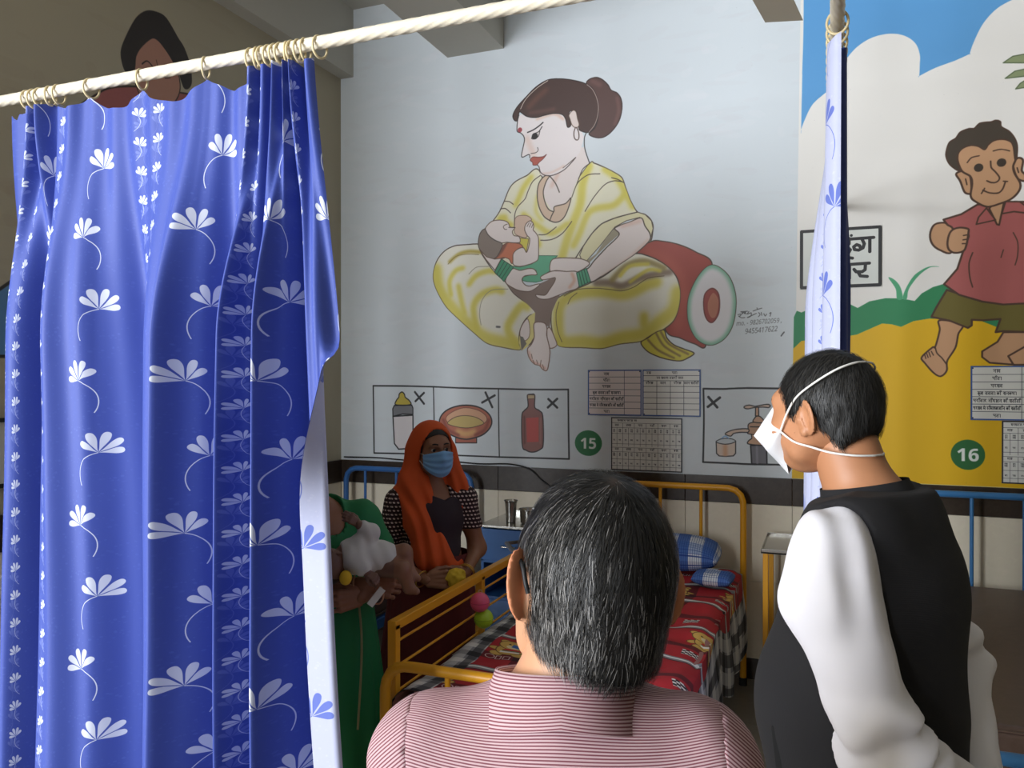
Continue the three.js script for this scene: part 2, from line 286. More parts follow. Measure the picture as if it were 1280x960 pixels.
  ["s","#dccf4f",40,20,[-1621,2768,-1670,2708,-1700,2647,-1720,2611]],
  ["s","#dccf4f",50,20,[-1789,2543,-1819,2536,-1749,2494]],
  ["s","#dccf4f",40,20,[-1670,2552,-1582,2482,-1496,2431,-1401,2478]],
  ["s","#dccf4f",36,20,[-1107,2475,-1216,2403,-1289,2310]],
  ["s","#dccf4f",20,20,[-1582,2655,-1592,2565,-1553,2507]],
  ["s","#dccf4f",30,20,[-956,2481,-917,2426]],
  ["s","#dccf4f",30,20,[-1670,2406,-1573,2363,-1582,2400]],
  ["f","#efe2dd",0,0,0,[-1575,2832,-1563,2772,-1539,2765,-1546,2679,-1534,2624,-1496,2566,-1458,2554,-1411,2569,-1378,2629,-1364,2672,-1331,2741,-1294,2795,-1271,2815,-1289,2861,-1294,2906,-1345,2912,-1496,2847]],
  ["s","#e4c4b6",26,14,[-1448,2842,-1458,2771,-1496,2702]],
  ["f","#dcc0a6","#4a3a2c",6,1,[-1539,2765,-1573,2727,-1584,2664,-1573,2591,-1544,2534,-1505,2504,-1467,2492,-1429,2507,-1401,2550,-1378,2624,-1411,2596,-1477,2583,-1482,2556,-1515,2572,-1539,2624,-1546,2679,-1529,2732,-1510,2762]],
  ["l","#4a3a2c",6,[-1482,2556,-1496,2530,-1507,2504]],
  ["l","#4a3a2c",6,[-1506,2762,-1472,2718,-1448,2664]],
  ["l","#4a3a2c",5,[-1563,2772,-1612,2740,-1641,2687,-1660,2643,-1705,2601,-1724,2557,-1727,2483]],
  ["l","#4a3a2c",5,[-1207,2747,-1271,2749,-1317,2726,-1345,2697,-1373,2628]],
  ["l","#4a3a2c",5,[-1080,2691,-1125,2700,-1179,2683,-1243,2617,-1294,2542]],
  ["l","#4a3a2c",5,[-1139,2719,-1103,2706,-1071,2686]],
  ["l","#4a3a2c",5,[-1789,2640,-1759,2635,-1734,2617]],
  ["l","#4a3a2c",5,[-1817,2596,-1784,2596,-1751,2568]],
  ["l","#4a3a2c",5,[-1563,2394,-1496,2394,-1429,2426,-1373,2490]],
  ["l","#4a3a2c",5,[-1575,2427,-1525,2428,-1467,2465]],
  ["l","#4a3a2c",5,[-1266,2813,-1308,2783,-1331,2732,-1345,2697]],
  ["f","#e8e0b4","#4a3a2c",4,0,[-991,2514,-948,2497,-913,2460,-904,2417,-920,2353,-948,2428,-978,2484,-1053,2471,-1120,2440,-1206,2340,-1303,2239,-1326,2294,-1303,2346,-1252,2414,-1197,2463,-1125,2489,-1053,2504]],
  ["f","#a59a80",0,0,0,[-1119,2435,-1096,2397,-1171,2337,-1276,2241,-1300,2248,-1229,2295,-1171,2382]],
  ["f","#efe2dd","#4a3a2c",6,1,[-971,2480,-1034,2462,-1119,2435,-1096,2394,-1171,2325,-1241,2256,-1276,2216,-1348,2187,-1265,2138,-1194,2169,-1090,2231,-999,2287,-927,2349,-921,2388,-949,2434]],
  ["s","#e6c6b8",30,14,[-1079,2443,-977,2464]],
  ["s","#e8cfc4",20,10,[-1194,2169,-1056,2251,-932,2355]],
  ["l","#4a3a2c",6,[-991,2514,-1053,2504,-1125,2489,-1197,2463,-1252,2414,-1303,2346,-1363,2260]],
  ["f","#dfc0aa","#8b6a56",4,1,[-1722,2532,-1701,2547,-1647,2543,-1619,2518,-1647,2494,-1662,2462,-1647,2428,-1658,2415,-1690,2424,-1725,2446,-1725,2499]],
  ["f","#5fb38a","#2f6a4e",4,0,[-1574,2305,-1460,2298,-1484,2274,-1501,2216,-1550,2186,-1563,2180,-1550,2159,-1591,2151,-1647,2157,-1676,2165,-1672,2185,-1619,2197,-1584,2194,-1591,2220,-1626,2235,-1690,2224,-1733,2234,-1740,2251,-1690,2245,-1619,2258,-1584,2279]],
  ["f","#efe2dd","#6d5340",5,1,[-1487,2280,-1372,2280,-1311,2270,-1268,2246,-1291,2221,-1345,2198,-1412,2205,-1467,2213,-1505,2213]],
  ["f","#dccf4f","#6d5340",4,0,[-1693,2417,-1637,2407,-1651,2329,-1676,2367,-1697,2388]],
  ["f","#cf7650","#6d4030",4,1,[-1801,2378,-1768,2392,-1711,2386,-1676,2367,-1690,2318,-1740,2268,-1761,2295,-1797,2307,-1841,2297,-1877,2302,-1833,2320,-1812,2352]],
  ["s","#7a4634",26,8,[-1783,2390,-1812,2345,-1862,2301]],
  ["f","#efe2dd","#6d5340",5,1,[-1733,2327,-1704,2352,-1669,2356,-1651,2329,-1637,2361,-1630,2407,-1647,2428,-1662,2462,-1655,2494,-1630,2512,-1612,2501,-1605,2477,-1609,2458,-1591,2437,-1577,2410,-1575,2344,-1577,2292,-1591,2273,-1640,2256,-1697,2249,-1733,2261,-1736,2294]],
  ["l","#6d5340",4,[-1647,2480,-1633,2502]],
  ["l","#6d5340",4,[-1633,2476,-1621,2500]],
  ["l","#6d5340",4,[-1619,2472,-1611,2491]],
  ["f","#efe2dd","#6d5340",5,1,[-1914,2482,-1895,2511,-1862,2529,-1804,2528,-1768,2512,-1754,2485,-1725,2478,-1740,2457,-1729,2433,-1697,2424,-1693,2391,-1740,2391,-1776,2396,-1812,2395,-1855,2415,-1892,2444]],
  ["f","#8c7c70","#4f4338",5,1,[-1917,2483,-1943,2468,-1958,2428,-1958,2381,-1936,2346,-1906,2317,-1870,2302,-1841,2313,-1819,2345,-1804,2378,-1812,2395,-1855,2415,-1895,2447]],
  ["l","#5d4838",4,[-1772,2503,-1790,2498,-1797,2488,-1789,2474,-1776,2472]],
  ["l","#4a3a2c",5,[-1763,2483,-1722,2479]],
  ["f","#efe2dd","#6d5340",5,0,[-1954,2367,-1906,2297,-1852,2233,-1812,2298,-1790,2304,-1855,2301,-1906,2317]],
  ["f","#efe2dd","#6d5340",5,1,[-1743,2235,-1690,2225,-1640,2233,-1605,2228,-1586,2204,-1591,2194,-1619,2195,-1662,2191,-1679,2169,-1662,2141,-1633,2130,-1591,2138,-1567,2140,-1584,2122,-1626,2100,-1676,2102,-1725,2118,-1783,2163]],
  ["f","#efe2dd","#6d5340",5,1,[-1338,2195,-1412,2205,-1460,2211,-1501,2209,-1556,2186,-1563,2173,-1550,2163,-1508,2167,-1474,2172,-1477,2150,-1508,2105,-1536,2074,-1591,2079,-1584,2062,-1563,2052,-1515,2050,-1460,2067,-1399,2088,-1331,2114]],
  ["s","#e4b9a2",22,10,[-1372,2190,-1358,2151,-1385,2113]],
  ["s","#e4b9a2",18,8,[-1761,2196,-1740,2161]],
  ["f","#3f9a70","#1f4f3a",4,0,[-1808,2298,-1789,2285,-1839,2209,-1854,2224]],
  ["f","#57ad84","#1f4f3a",4,0,[-1345,2194,-1330,2199,-1311,2119,-1328,2113]],
  ["f","#3f9a70","#1f4f3a",4,0,[-1789,2285,-1770,2273,-1824,2194,-1839,2209]],
  ["f","#57ad84","#1f4f3a",4,0,[-1330,2199,-1315,2205,-1295,2126,-1311,2119]],
  ["f","#3f9a70","#1f4f3a",4,0,[-1770,2273,-1751,2260,-1809,2180,-1824,2194]],
  ["f","#57ad84","#1f4f3a",4,0,[-1315,2205,-1300,2211,-1278,2133,-1295,2126]],
  ["f","#3f9a70","#1f4f3a",4,0,[-1751,2260,-1733,2247,-1794,2165,-1809,2180]],
  ["f","#57ad84","#1f4f3a",4,0,[-1300,2211,-1285,2216,-1261,2140,-1278,2133]],
  ["f","#f2e8e6",0,0,0,[-1698,3139,-1707,3105,-1710,3047,-1688,3033,-1669,3013,-1663,2989,-1673,2943,-1682,2900,-1673,2889,-1635,2898,-1628,2874,-1613,2837,-1585,2835,-1573,2823,-1563,2790,-1534,2769,-1486,2766,-1420,2790,-1373,2830,-1350,2854,-1324,2883,-1300,2966,-1324,3020,-1384,3118,-1481,3142,-1604,3146]],
  ["s","#ecd2c6",40,20,[-1648,2999,-1623,2938,-1604,2895]],
  ["s","#e6c8b8",20,10,[-1585,3102,-1481,3119,-1426,3083]],
  ["s","#e9cdbf",14,8,[-1554,2780,-1496,2783,-1420,2812]],
  ["l","#2d2622",5,[-1698,3139,-1707,3105,-1710,3047,-1688,3033,-1669,3013,-1663,2989,-1673,2943,-1682,2900,-1673,2889,-1635,2901,-1630,2881]],
  ["f","#5b3f39","#3a2724",6,1,[-1286,3266,-1271,3289,-1230,3295,-1195,3279,-1160,3243,-1143,3212,-1108,3191,-1085,3154,-1080,3098,-1097,3033,-1137,2981,-1183,2953,-1230,2955,-1271,2980,-1236,3010,-1218,3070,-1221,3155,-1248,3226]],
  ["s","#74504a",30,14,[-1253,3278,-1207,3249]],
  ["s","#74504a",24,12,[-1108,3163,-1097,3094,-1120,3019]],
  ["f","#4c342d","#2a1f1c",5,1,[-1710,3106,-1729,3114,-1736,3144,-1710,3188,-1660,3234,-1592,3290,-1518,3321,-1444,3317,-1372,3300,-1301,3273,-1253,3238,-1224,3178,-1215,3115,-1224,3054,-1242,3010,-1277,2989,-1324,3006,-1333,3032,-1345,3114,-1366,3125,-1387,3119,-1390,3091,-1379,3043,-1399,3034,-1411,3082,-1432,3110,-1481,3122,-1542,3118,-1591,3112,-1648,3125,-1685,3153,-1695,3157,-1704,3129]],
  ["s","#6a4538",40,18,[-1635,3179,-1585,3225,-1530,3264]],
  ["s","#64433a",26,12,[-1629,3143,-1542,3144,-1481,3148]],
  ["l","#d8c8bc",4,[-1518,3317,-1585,3283,-1654,3228,-1688,3174]],
  ["l","#b09a90",4,[-1283,3262,-1248,3226,-1221,3161,-1217,3098,-1236,3032,-1271,2991]],
  ["f","#e6d6ce","#6d5340",4,1,[-1366,3125,-1348,3114,-1339,3073,-1330,3043,-1336,3027,-1354,3026,-1372,3043,-1384,3078,-1390,3102]],
  ["l","#5a4438",6,[-1351,3026,-1360,3001,-1357,2966,-1342,2953,-1331,2964,-1333,2998,-1345,3025]],
  ["l","#2a2220",7,[-1644,3031,-1610,3041,-1573,3060,-1548,3078]],
  ["l","#2a2220",5,[-1619,2993,-1604,3017,-1576,3026,-1554,3055]],
  ["f","#d9cfca","#2a2220",4,1,[-1619,2993,-1604,3017,-1576,3027,-1568,3031,-1576,3002,-1598,2989]],
  ["d","#1f1a18",19,[-1599,3004]],
  ["d","#a8454c",14,[-1692,3051]],
  ["l","#4a3a34",4,[-1582,2936,-1578,2921,-1591,2908,-1623,2905]],
  ["l","#5d4a40",4,[-1426,2802,-1396,2822,-1351,2854]],
  ["f","#b85a4a","#6d342c",4,1,[-1628,2868,-1610,2884,-1579,2879,-1545,2880,-1527,2890,-1548,2866,-1573,2848,-1585,2835,-1610,2837,-1613,2852]],
  ["l","#4a3a34",5,[-1585,2835,-1573,2823,-1563,2790,-1534,2769,-1486,2766,-1420,2790,-1373,2830,-1350,2854]],
  ["l","#2d2622",5,[-1286,2990,-1298,2960,-1295,2897,-1268,2815]],
  ["l","#5a5c5e",4,[-450,1927,-433,1930,-439,1920,-446,1919,-431,1910,-414,1911]],
  ["l","#5a5c5e",4,[-436,1942,-401,1944]],
  ["l","#5a5c5e",4,[-430,1943,-426,1931,-422,1941,-415,1931,-414,1942,-407,1929]],
  ["l","#5a5c5e",4,[-394,1942,-401,1929,-382,1935,-385,1917,-401,1911,-356,1931]],
  ["l","#5a5c5e",4,[-372,1944,-350,1952,-328,1958]],
  ["l","#5a5c5e",4,[-353,1960,-350,1953]],
  ["l","#5a5c5e",4,[-344,1935,-337,1924,-345,1914]],
  ["l","#5a5c5e",4,[-331,1935,-328,1920]],
  ["l","#5a5c5e",4,[-318,1928,-311,1916,-304,1926]],
  ["l","#5a5c5e",4,[-290,1929,-282,1933,-287,1914]],
  ["t","mo. - 9826702059 ,","#5a5c5e",[-460,1869],[-228,1881]],
  ["t","9455417622","#4c4e50",[-415,1825],[-250,1836]],
  ["l","#5a5c5e",7,[-217,1829,-225,1819,-231,1810]],
  ["l","#1e1e20",9,[-2690,1543,-2476,1542,-2264,1538,-2069,1531,-1831,1528,-1612,1524,-1394,1525]],
  ["l","#1e1e20",9,[-1394,1525,-1392,1312,-1389,1125]],
  ["l","#1e1e20",9,[-1389,1125,-1611,1123,-1825,1121,-2047,1121,-2253,1122,-2684,1116]],
  ["l","#1e1e20",9,[-2684,1116,-2687,1337,-2690,1543]],
  ["l","#1e1e20",7,[-2262,1540,-2258,1345,-2255,1122]],
  ["l","#1e1e20",7,[-1829,1528,-1827,1322,-1823,1119]],
  ["f","#e6dfe0","#1e1e20",8,0,[-2547,1351,-2405,1361,-2404,1195,-2427,1153,-2507,1146,-2537,1181]],
  ["f","#7c7c80","#1e1e20",7,0,[-2547,1351,-2549,1398,-2537,1420,-2413,1424,-2405,1405,-2405,1366,-2477,1367]],
  ["f","#c9b446","#1e1e20",7,1,[-2483,1505,-2465,1491,-2459,1472,-2431,1452,-2424,1426,-2525,1424,-2522,1452,-2505,1472,-2502,1491]],
  ["f","#b0604a","#1e1e20",6,0,[-2111,1229,-1971,1233,-1971,1201,-2111,1197]],
  ["f","#b96a50","#1e1e20",8,1,[-2041,1427,-1957,1416,-1897,1382,-1872,1337,-1886,1291,-1935,1249,-2002,1227,-2041,1221,-2092,1227,-2160,1254,-2212,1294,-2220,1335,-2189,1382,-2126,1414]],
  ["s","#e0b070",50,18,[-2092,1266,-2041,1252,-1991,1268]],
  ["s","#8f4436",22,10,[-2195,1336,-2160,1275,-2092,1245]],
  ["s","#8f4436",22,10,[-1891,1341,-1919,1280,-1980,1248]],
  ["f","#dba884","#7a4436",4,1,[-2041,1412,-1957,1396,-1908,1361,-1913,1326,-1980,1299,-2041,1292,-2103,1296,-2166,1321,-2172,1357,-2115,1394]],
  ["f","#cdb26c","#5a4030",4,1,[-2166,1316,-2115,1353,-2041,1364,-1968,1352,-1924,1320,-1980,1299,-2041,1290,-2109,1296]],
  ["f","#93625a","#1e1e20",6,1,[-1645,1480,-1643,1493,-1622,1496,-1599,1490,-1599,1421,-1570,1401,-1549,1367,-1546,1210,-1564,1175,-1611,1157,-1654,1167,-1677,1196,-1680,1365,-1664,1400,-1641,1425]],
  ["s","#6d3f3a",12,5,[-1664,1365,-1662,1207]],
  ["s","#a8766c",10,5,[-1564,1357,-1564,1209]],
  ["f","#c9b08a","#5a4030",4,0,[-1643,1493,-1600,1492,-1601,1470,-1643,1468]],
  ["f","#c4524a",0,0,0,[-1654,1356,-1575,1362,-1575,1219,-1648,1214]],
  ["l","#2a2a2c",13,[-2391,1505,-2328,1433]],
  ["l","#2a2a2c",13,[-2328,1500,-2387,1448]],
  ["l","#2a2a2c",13,[-1913,1505,-1869,1417]],
  ["l","#2a2a2c",13,[-1853,1488,-1935,1444]],
  ["l","#2a2a2c",13,[-1515,1469,-1461,1420]],
  ["l","#2a2a2c",13,[-1461,1471,-1518,1420]],
  ["n","15","#2f7a4a",[-1274,1220],[-1194,1222],[-1274,1293]],
  ["l","#1e1e20",9,[-630,1533,-526,1532,-409,1537,-170,1534]],
  ["l","#1e1e20",9,[-630,1533,-627,1368,-631,1136]],
  ["l","#1e1e20",9,[-631,1136,-498,1135,-375,1134,-234,1137,-172,1135]],
  ["l","#1e1e20",9,[-173,1534,-172,1135]],
  ["f","#77757c","#1e1e20",7,0,[-384,1234,-304,1237,-301,1137,-378,1136]],
  ["s","#9a98a0",12,6,[-353,1230,-350,1138]],
  ["f","#d3a98a","#1e1e20",5,1,[-375,1298,-378,1272,-395,1257,-392,1240,-299,1237,-293,1260,-304,1277,-304,1299]],
  ["f","#c79d80","#1e1e20",5,1,[-386,1352,-299,1356,-304,1299,-392,1294,-397,1320]],
  ["l","#1e1e20",5,[-386,1332,-310,1333]],
  ["f","#d9c0ac","#1e1e20",5,1,[-397,1320,-442,1319,-487,1309,-515,1291,-486,1280,-470,1295,-431,1302,-397,1303]],
  ["f","#cfa488","#1e1e20",5,1,[-370,1358,-362,1381,-351,1390,-332,1384,-315,1356]],
  ["f","#d3a98a","#1e1e20",5,0,[-359,1438,-344,1438,-343,1390,-360,1390]],
  ["f","#d6bca8","#1e1e20",5,1,[-362,1441,-392,1447,-414,1441,-417,1432,-398,1427,-362,1435,-321,1437,-294,1435,-285,1445,-299,1452,-332,1447]],
  ["f","#dcc8b8","#1e1e20",5,0,[-562,1249,-560,1185,-546,1172,-512,1171,-472,1175,-461,1189,-461,1255,-486,1266,-532,1265]],
  ["s","#d4a27c",30,12,[-515,1225,-514,1178]],
  ["f","#c9cfd2","#1e1e20",4,1,[-562,1249,-532,1265,-486,1266,-461,1255,-481,1242,-515,1236,-546,1240]],
  ["l","#8ab4dc",6,[-532,1268,-515,1280,-498,1269]],
  ["l","#2a2a2c",13,[-603,1488,-557,1433]],
  ["l","#2a2a2c",13,[-543,1485,-606,1435]],
];
const LEFT_MURAL = [
  ["f","#a8605c","#3a2c24",8,1,[1974,2662,1856,2807,1730,2884,1502,2947,1188,2980,952,2757,758,1825,2087,1758,2049,2281]],
  ["f","#b98672","#3a2c24",6,1,[1653,3003,1642,3080,1537,3176,1421,3107,1377,3016,1402,2931,1490,2846,1585,2853,1642,2916]],
  ["f","#2e2622","#2e2622",3,1,[1698,2960,1721,2996,1725,3048,1697,3121,1641,3225,1584,3281,1525,3302,1464,3299,1389,3234,1350,3201,1311,3128,1304,3041,1351,3006,1402,3094,1477,3152,1537,3176,1607,3111,1642,3052,1653,2985]],
  ["l","#2a2220",6,[1608,3029,1579,3053,1549,3041]],
  ["l","#5a3a30",6,[1471,3012,1440,3025]],
  ["l","#5a3a30",4,[1525,3077,1513,3040]],
  ["f","#5a86b0","#2a2624",12,0,[2627,1703,2287,1927,2189,2003,1898,2175,1734,1683,2288,1671,2628,1665]],
  ["f","#8a4a30",0,0,1,[2468,1292,2289,1358,2225,1369,2088,1354,2088,1305,2225,1316,2289,1291]],
];
function paintMural(x, ops, X, Y, S) {        // X, Y: mm on the wall -> canvas; S canvas pixels per mm
  let lastPath = null;
  const path = (p, smooth, close) => {
    const q = new Path2D(), n = p.length / 2, at = (i) => { i = close ? (i + n) % n : clamp(i, 0, n - 1); return [X(p[2 * i]), Y(p[2 * i + 1])]; };
    q.moveTo(...at(0));
    for (let i = 0; i < (close ? n : n - 1); i++) {
      const a = at(i - 1), b = at(i), c = at(i + 1), d = at(i + 2);
      if (smooth) q.bezierCurveTo(b[0] + (c[0] - a[0]) / 6, b[1] + (c[1] - a[1]) / 6, c[0] - (d[0] - b[0]) / 6, c[1] - (d[1] - b[1]) / 6, c[0], c[1]); else q.lineTo(c[0], c[1]);
    }
    if (close) q.closePath(); return q;
  };
  x.lineJoin = x.lineCap = 'round';
  for (const o of ops) {
    if (o[0] === 'f') { const q = path(o[5], o[4], true); x.fillStyle = o[1]; x.fill(q); lastPath = q; if (o[2]) { x.strokeStyle = o[2]; x.lineWidth = o[3] * S; x.stroke(q); } }
    if (o[0] === 'l') { x.strokeStyle = o[1]; x.lineWidth = o[2] * S; x.stroke(path(o[3], true, false)); }
    if (o[0] === 's') { x.save(); x.clip(lastPath); x.filter = `blur(${(o[3] * S * 0.5).toFixed(1)}px)`; x.strokeStyle = o[1]; x.lineWidth = o[2] * S * 0.8; x.globalAlpha = 0.9; x.stroke(path(o[4], true, false)); x.restore(); x.filter = 'none'; }
    if (o[0] === 'd') { x.fillStyle = o[1]; x.beginPath(); x.arc(X(o[3][0]), Y(o[3][1]), o[2] * S, 0, 7); x.fill(); }
    if (o[0] === 'n') { const [cx, cy] = o[3], rx = Math.abs(o[4][0] - cx), ry = Math.abs(o[5][1] - cy); x.fillStyle = o[2]; x.beginPath(); x.ellipse(X(cx), Y(cy), rx * S, ry * S, 0, 0, 7); x.fill(); x.fillStyle = '#eef0ea'; x.font = `bold ${Math.round(ry * 1.22 * S)}px sans-serif`; x.textAlign = 'center'; x.textBaseline = 'middle'; x.fillText(o[1], X(cx), Y(cy) + 1); }
    if (o[0] === 't') { const [ax, ay] = o[3], [bx, by] = o[4], d = Math.hypot(bx - ax, by - ay) * S; x.save(); x.translate(X(ax), Y(ay)); x.rotate(-Math.atan2(by - ay, bx - ax)); x.font = `italic 20px sans-serif`; const w = x.measureText(o[1]).width; x.scale(d / w, d / w * 1.25); x.fillStyle = o[2]; x.textAlign = 'left'; x.textBaseline = 'alphabetic'; x.fillText(o[1], 0, 0); x.restore(); }
  }
}
{
  const x0 = -2930, x1 = 1600, y0 = 1066, y1 = 3950, W = 2048, S = W / (x1 - x0), H = Math.round((y1 - y0) * S);
  const tex = canvasTex(W, H, (x) => {
    x.fillStyle = '#dbe2e6'; x.fillRect(0, 0, W, H);
    for (let k = 0; k < 900; k++) { const t = rnd() < 0.5 ? 255 : 190; x.fillStyle = `rgba(${t},${t + (t < 200 ? 6 : 0)},${t + (t < 200 ? 8 : 0)},0.05)`; x.beginPath(); x.ellipse(rnd() * W, rnd() * H, rr(6, 60), rr(3, 14), rr(-0.3, 0.3), 0, 7); x.fill(); }
    paintMural(x, MURAL, (mx) => (mx - x0) * S, (my) => (y1 - my) * S, S);
    for (let k = 0; k < 500; k++) { x.fillStyle = `rgba(60,55,50,${rr(0.03, 0.12)})`; x.fillRect(rnd() * W, rnd() * H, rr(0.6, 2.2), rr(0.6, 2)); }
  });
  const g = new THREE.PlaneGeometry((x1 - x0) / 1000, (y1 - y0) / 1000); g.translate((x0 + x1) / 2000, (y0 + y1) / 2000, 0);
  part('painted_mural', g, mat(0xffffff, 0.5, { map: tex, bumpMap: plasterBump, bumpScale: 0.0006 }), wallBack);
}
{
  const z0 = 800, z1 = 3600, y0 = 1066, y1 = 3520, W = 1024, S = W / (z1 - z0), H = Math.round((y1 - y0) * S);
  const tex = canvasTex(W, H, (x) => {
    x.fillStyle = '#b0a68e'; x.fillRect(0, 0, W, H);
    for (let k = 0; k < 400; k++) { x.fillStyle = `rgba(${rnd() < 0.5 ? '200,186,150' : '130,116,84'},0.05)`; x.beginPath(); x.ellipse(rnd() * W, rnd() * H, rr(6, 50), rr(3, 14), 0, 0, 7); x.fill(); }
    paintMural(x, LEFT_MURAL, (mz) => (z1 - mz) * S, (my) => (y1 - my) * S, S);
  });
  const g = new THREE.PlaneGeometry((z1 - z0) / 1000, (y1 - y0) / 1000); g.rotateY(Math.PI / 2); g.translate(ROOM.x0 + 0.0015, (y0 + y1) / 2000, (z0 + z1) / 2000);
  part('painted_mural', g, mat(0xffffff, 0.6, { map: tex }), wallLeft);
}
// ---------- record boards and charts with hand lettering ----------
// strokes of a few letters hanging from their head line, on a unit box
const GLYPHS = {
  n: [[0.8, 0, 0.8, 1], [0.8, 0.45, 0.35, 0.45], [0.35, 0.45, 0.2, 0.55, 0.35, 0.65]], m: [[0.25, 0, 0.25, 0.7], [0.25, 0.55, 0.1, 0.65, 0.3, 0.75], [0.25, 0.55, 0.8, 0.55], [0.8, 0, 0.8, 1]],
  p: [[0.2, 0, 0.25, 0.45, 0.8, 0.55], [0.8, 0, 0.8, 1]], r: [[0.35, 0, 0.6, 0.15, 0.55, 0.4, 0.3, 0.45], [0.3, 0.45, 0.8, 0.9]], k: [[0.5, 0, 0.5, 1], [0.5, 0.35, 0.15, 0.4, 0.2, 0.7, 0.5, 0.55], [0.5, 0.5, 0.85, 0.35, 0.8, 0.75]],
  t: [[0.75, 0, 0.75, 1], [0.75, 0.4, 0.3, 0.4, 0.2, 0.75, 0.45, 0.9]], i: [[0.3, 0, 0.3, 1], [0.3, 0, 0.1, -0.3, 0.5, -0.4, 0.7, 0]], a: [[0.5, 0, 0.5, 1]], s: [[0.2, 0, 0.5, 0.2, 0.2, 0.45, 0.6, 0.95], [0.3, 0.5, 0.85, 0.5], [0.85, 0, 0.85, 1]],
  y: [[0.15, 0.1, 0.4, 0.3, 0.25, 0.6, 0.8, 0.6], [0.8, 0, 0.8, 1]], v: [[0.75, 0, 0.75, 1], [0.75, 0.35, 0.2, 0.35, 0.2, 0.75, 0.75, 0.65]], h: [[0.5, 0, 0.5, 0.3, 0.2, 0.5, 0.7, 0.6, 0.4, 0.95]], e: [[0.5, 0, 0.15, -0.35]], l: [[0.8, 0, 0.8, 1], [0.8, 0.4, 0.55, 0.3, 0.45, 0.6, 0.3, 0.3, 0.1, 0.6, 0.3, 0.9]], g: [[0.3, 0, 0.3, 0.6, 0.1, 0.7], [0.75, 0, 0.75, 1]], u: [[0.2, 1.1, 0.5, 1.3, 0.7, 1.05]],
};
function hindi(x, words, px, py, size, maxW, colour = '#222226') {
  words = words.replace(/[cb]/g, 'v').replace(/o/g, 'a').replace(/j/g, 't').replace(/d/g, 'h');
  x.strokeStyle = colour; x.lineWidth = Math.max(1.2, size * 0.17); x.lineCap = 'round';
  const adv = (c) => (c === ' ' ? 0.5 : 'a' === c ? 0.4 : 'eu'.includes(c) ? 0 : c === 'i' ? 0.5 : 0.85) * size, w = [...words].reduce((s, c) => s + adv(c), 0), k = maxW ? Math.min(1, maxW / w) : 1;
  let at = px - (w * k) / 2;
  for (const word of words.split(' ')) {
    const start = at;
    for (const c of word) { const a = adv(c) * k; for (const st of GLYPHS[c] ?? []) { x.beginPath(); for (let i = 0; i < st.length; i += 2) { const X = at + (c === 'e' || c === 'u' ? st[i] - 0.8 : st[i]) * size * 0.85 * k, Y = py + st[i + 1] * size; i ? x.lineTo(X, Y) : x.moveTo(X, Y); } x.stroke(); } at += a; }
    x.beginPath(); x.moveTo(start, py); x.lineTo(at, py); x.stroke(); at += 0.5 * size * k;
  }
}
const ROWS = ['nam', 'pita', 'prsv', 'kul bcco ki snkya', 'privar niyojn ki stiti', 'prsv me himoglobin ki stiti', 'pta'];
function recordTex(pinkish) {
  return canvasTex(760, 310, (x, w, h) => {
    x.fillStyle = '#e4e2dc'; x.fillRect(0, 0, w, h); x.fillStyle = pinkish ? '#e6d9d6' : '#dedcd4'; x.fillRect(6, 6, 366, h - 12);
    x.strokeStyle = '#3a3f48'; x.lineWidth = 3;
    for (let r = 1; r < 7; r++) { const y = 6 + r * (h - 12) / 7; x.beginPath(); x.moveTo(6, y); x.lineTo(366, y); x.stroke(); }
    x.beginPath(); x.moveTo(254, 6); x.lineTo(254, h - 6); x.stroke();
    ROWS.forEach((t, r) => hindi(x, t, 130, 6 + r * (h - 12) / 7 + 14, 17, 236));
    for (let r = 1; r < 8; r++) { const y = 6 + (r < 3 ? r * 34 : 68 + (r - 2) * 38); x.beginPath(); x.moveTo(386, y); x.lineTo(w - 6, y); x.stroke(); }
    for (const c of [474, 564, 652]) { x.beginPath(); x.moveTo(c, 74); x.lineTo(c, h - 6); x.stroke(); }
    hindi(x, 'nam', 420, 14, 15); hindi(x, 'pta', 590, 14, 15); hindi(x, 'nn smny tatri nmn', 560, 48, 14); hindi(x, 'dinak', 425, 82, 14); hindi(x, 'vjn', 515, 82, 14); hindi(x, 'dinak', 610, 82, 14); hindi(x, 'vjn stiti', 700, 82, 14);
    x.strokeStyle = '#31569a'; x.lineWidth = 7; x.strokeRect(4, 4, 364, h - 8); x.strokeRect(382, 4, w - 386, h - 8);
    x.fillStyle = '#222'; for (const [a, b] of [[10, 12], [360, 12], [10, h - 12], [750, 12], [390, h - 12]]) { x.beginPath(); x.arc(a, b, 4, 0, 7); x.fill(); }
  });
}
function chartTex() {
  return canvasTex(480, 360, (x, w, h) => {
    x.fillStyle = '#e2e1db'; x.fillRect(0, 0, w, h); x.strokeStyle = '#55585c'; x.fillStyle = '#333'; x.lineWidth = 2;
    hindi(x, 'snstan pvrat nm', 110, 14, 12, 190);
    const rows = [38, 70, 110, 180, 205, 235, 285, 330];
    for (const y of rows) { x.beginPath(); x.moveTo(0, y); x.lineTo(w, y); x.stroke(); }
    for (let c = 1; c < 12; c++) { x.beginPath(); x.moveTo(c * 40, c % 2 ? 70 : 38); x.lineTo(c * 40, 196); x.moveTo(c * 40, c % 2 ? 235 : 205); x.lineTo(c * 40, h); x.stroke(); }
    for (const y of [46, 210]) for (let c = 0; c < 6; c++) hindi(x, ['mah', 'tms', 'pna', 'rti', 'snr', 'kam'][c], 40 + c * 80, y, 13);
    for (const y of [80, 92, 150, 243, 255, 310]) for (let c = 0; c < 12; c++) hindi(x, ['na', 'pr', 'ta', 'ms', 'ka', 'rs'][(c + y) % 6], 20 + c * 40, y, 9);
    x.strokeStyle = '#2c2e32'; x.lineWidth = 7; x.strokeRect(3, 3, w - 6, h - 6);
  });
}
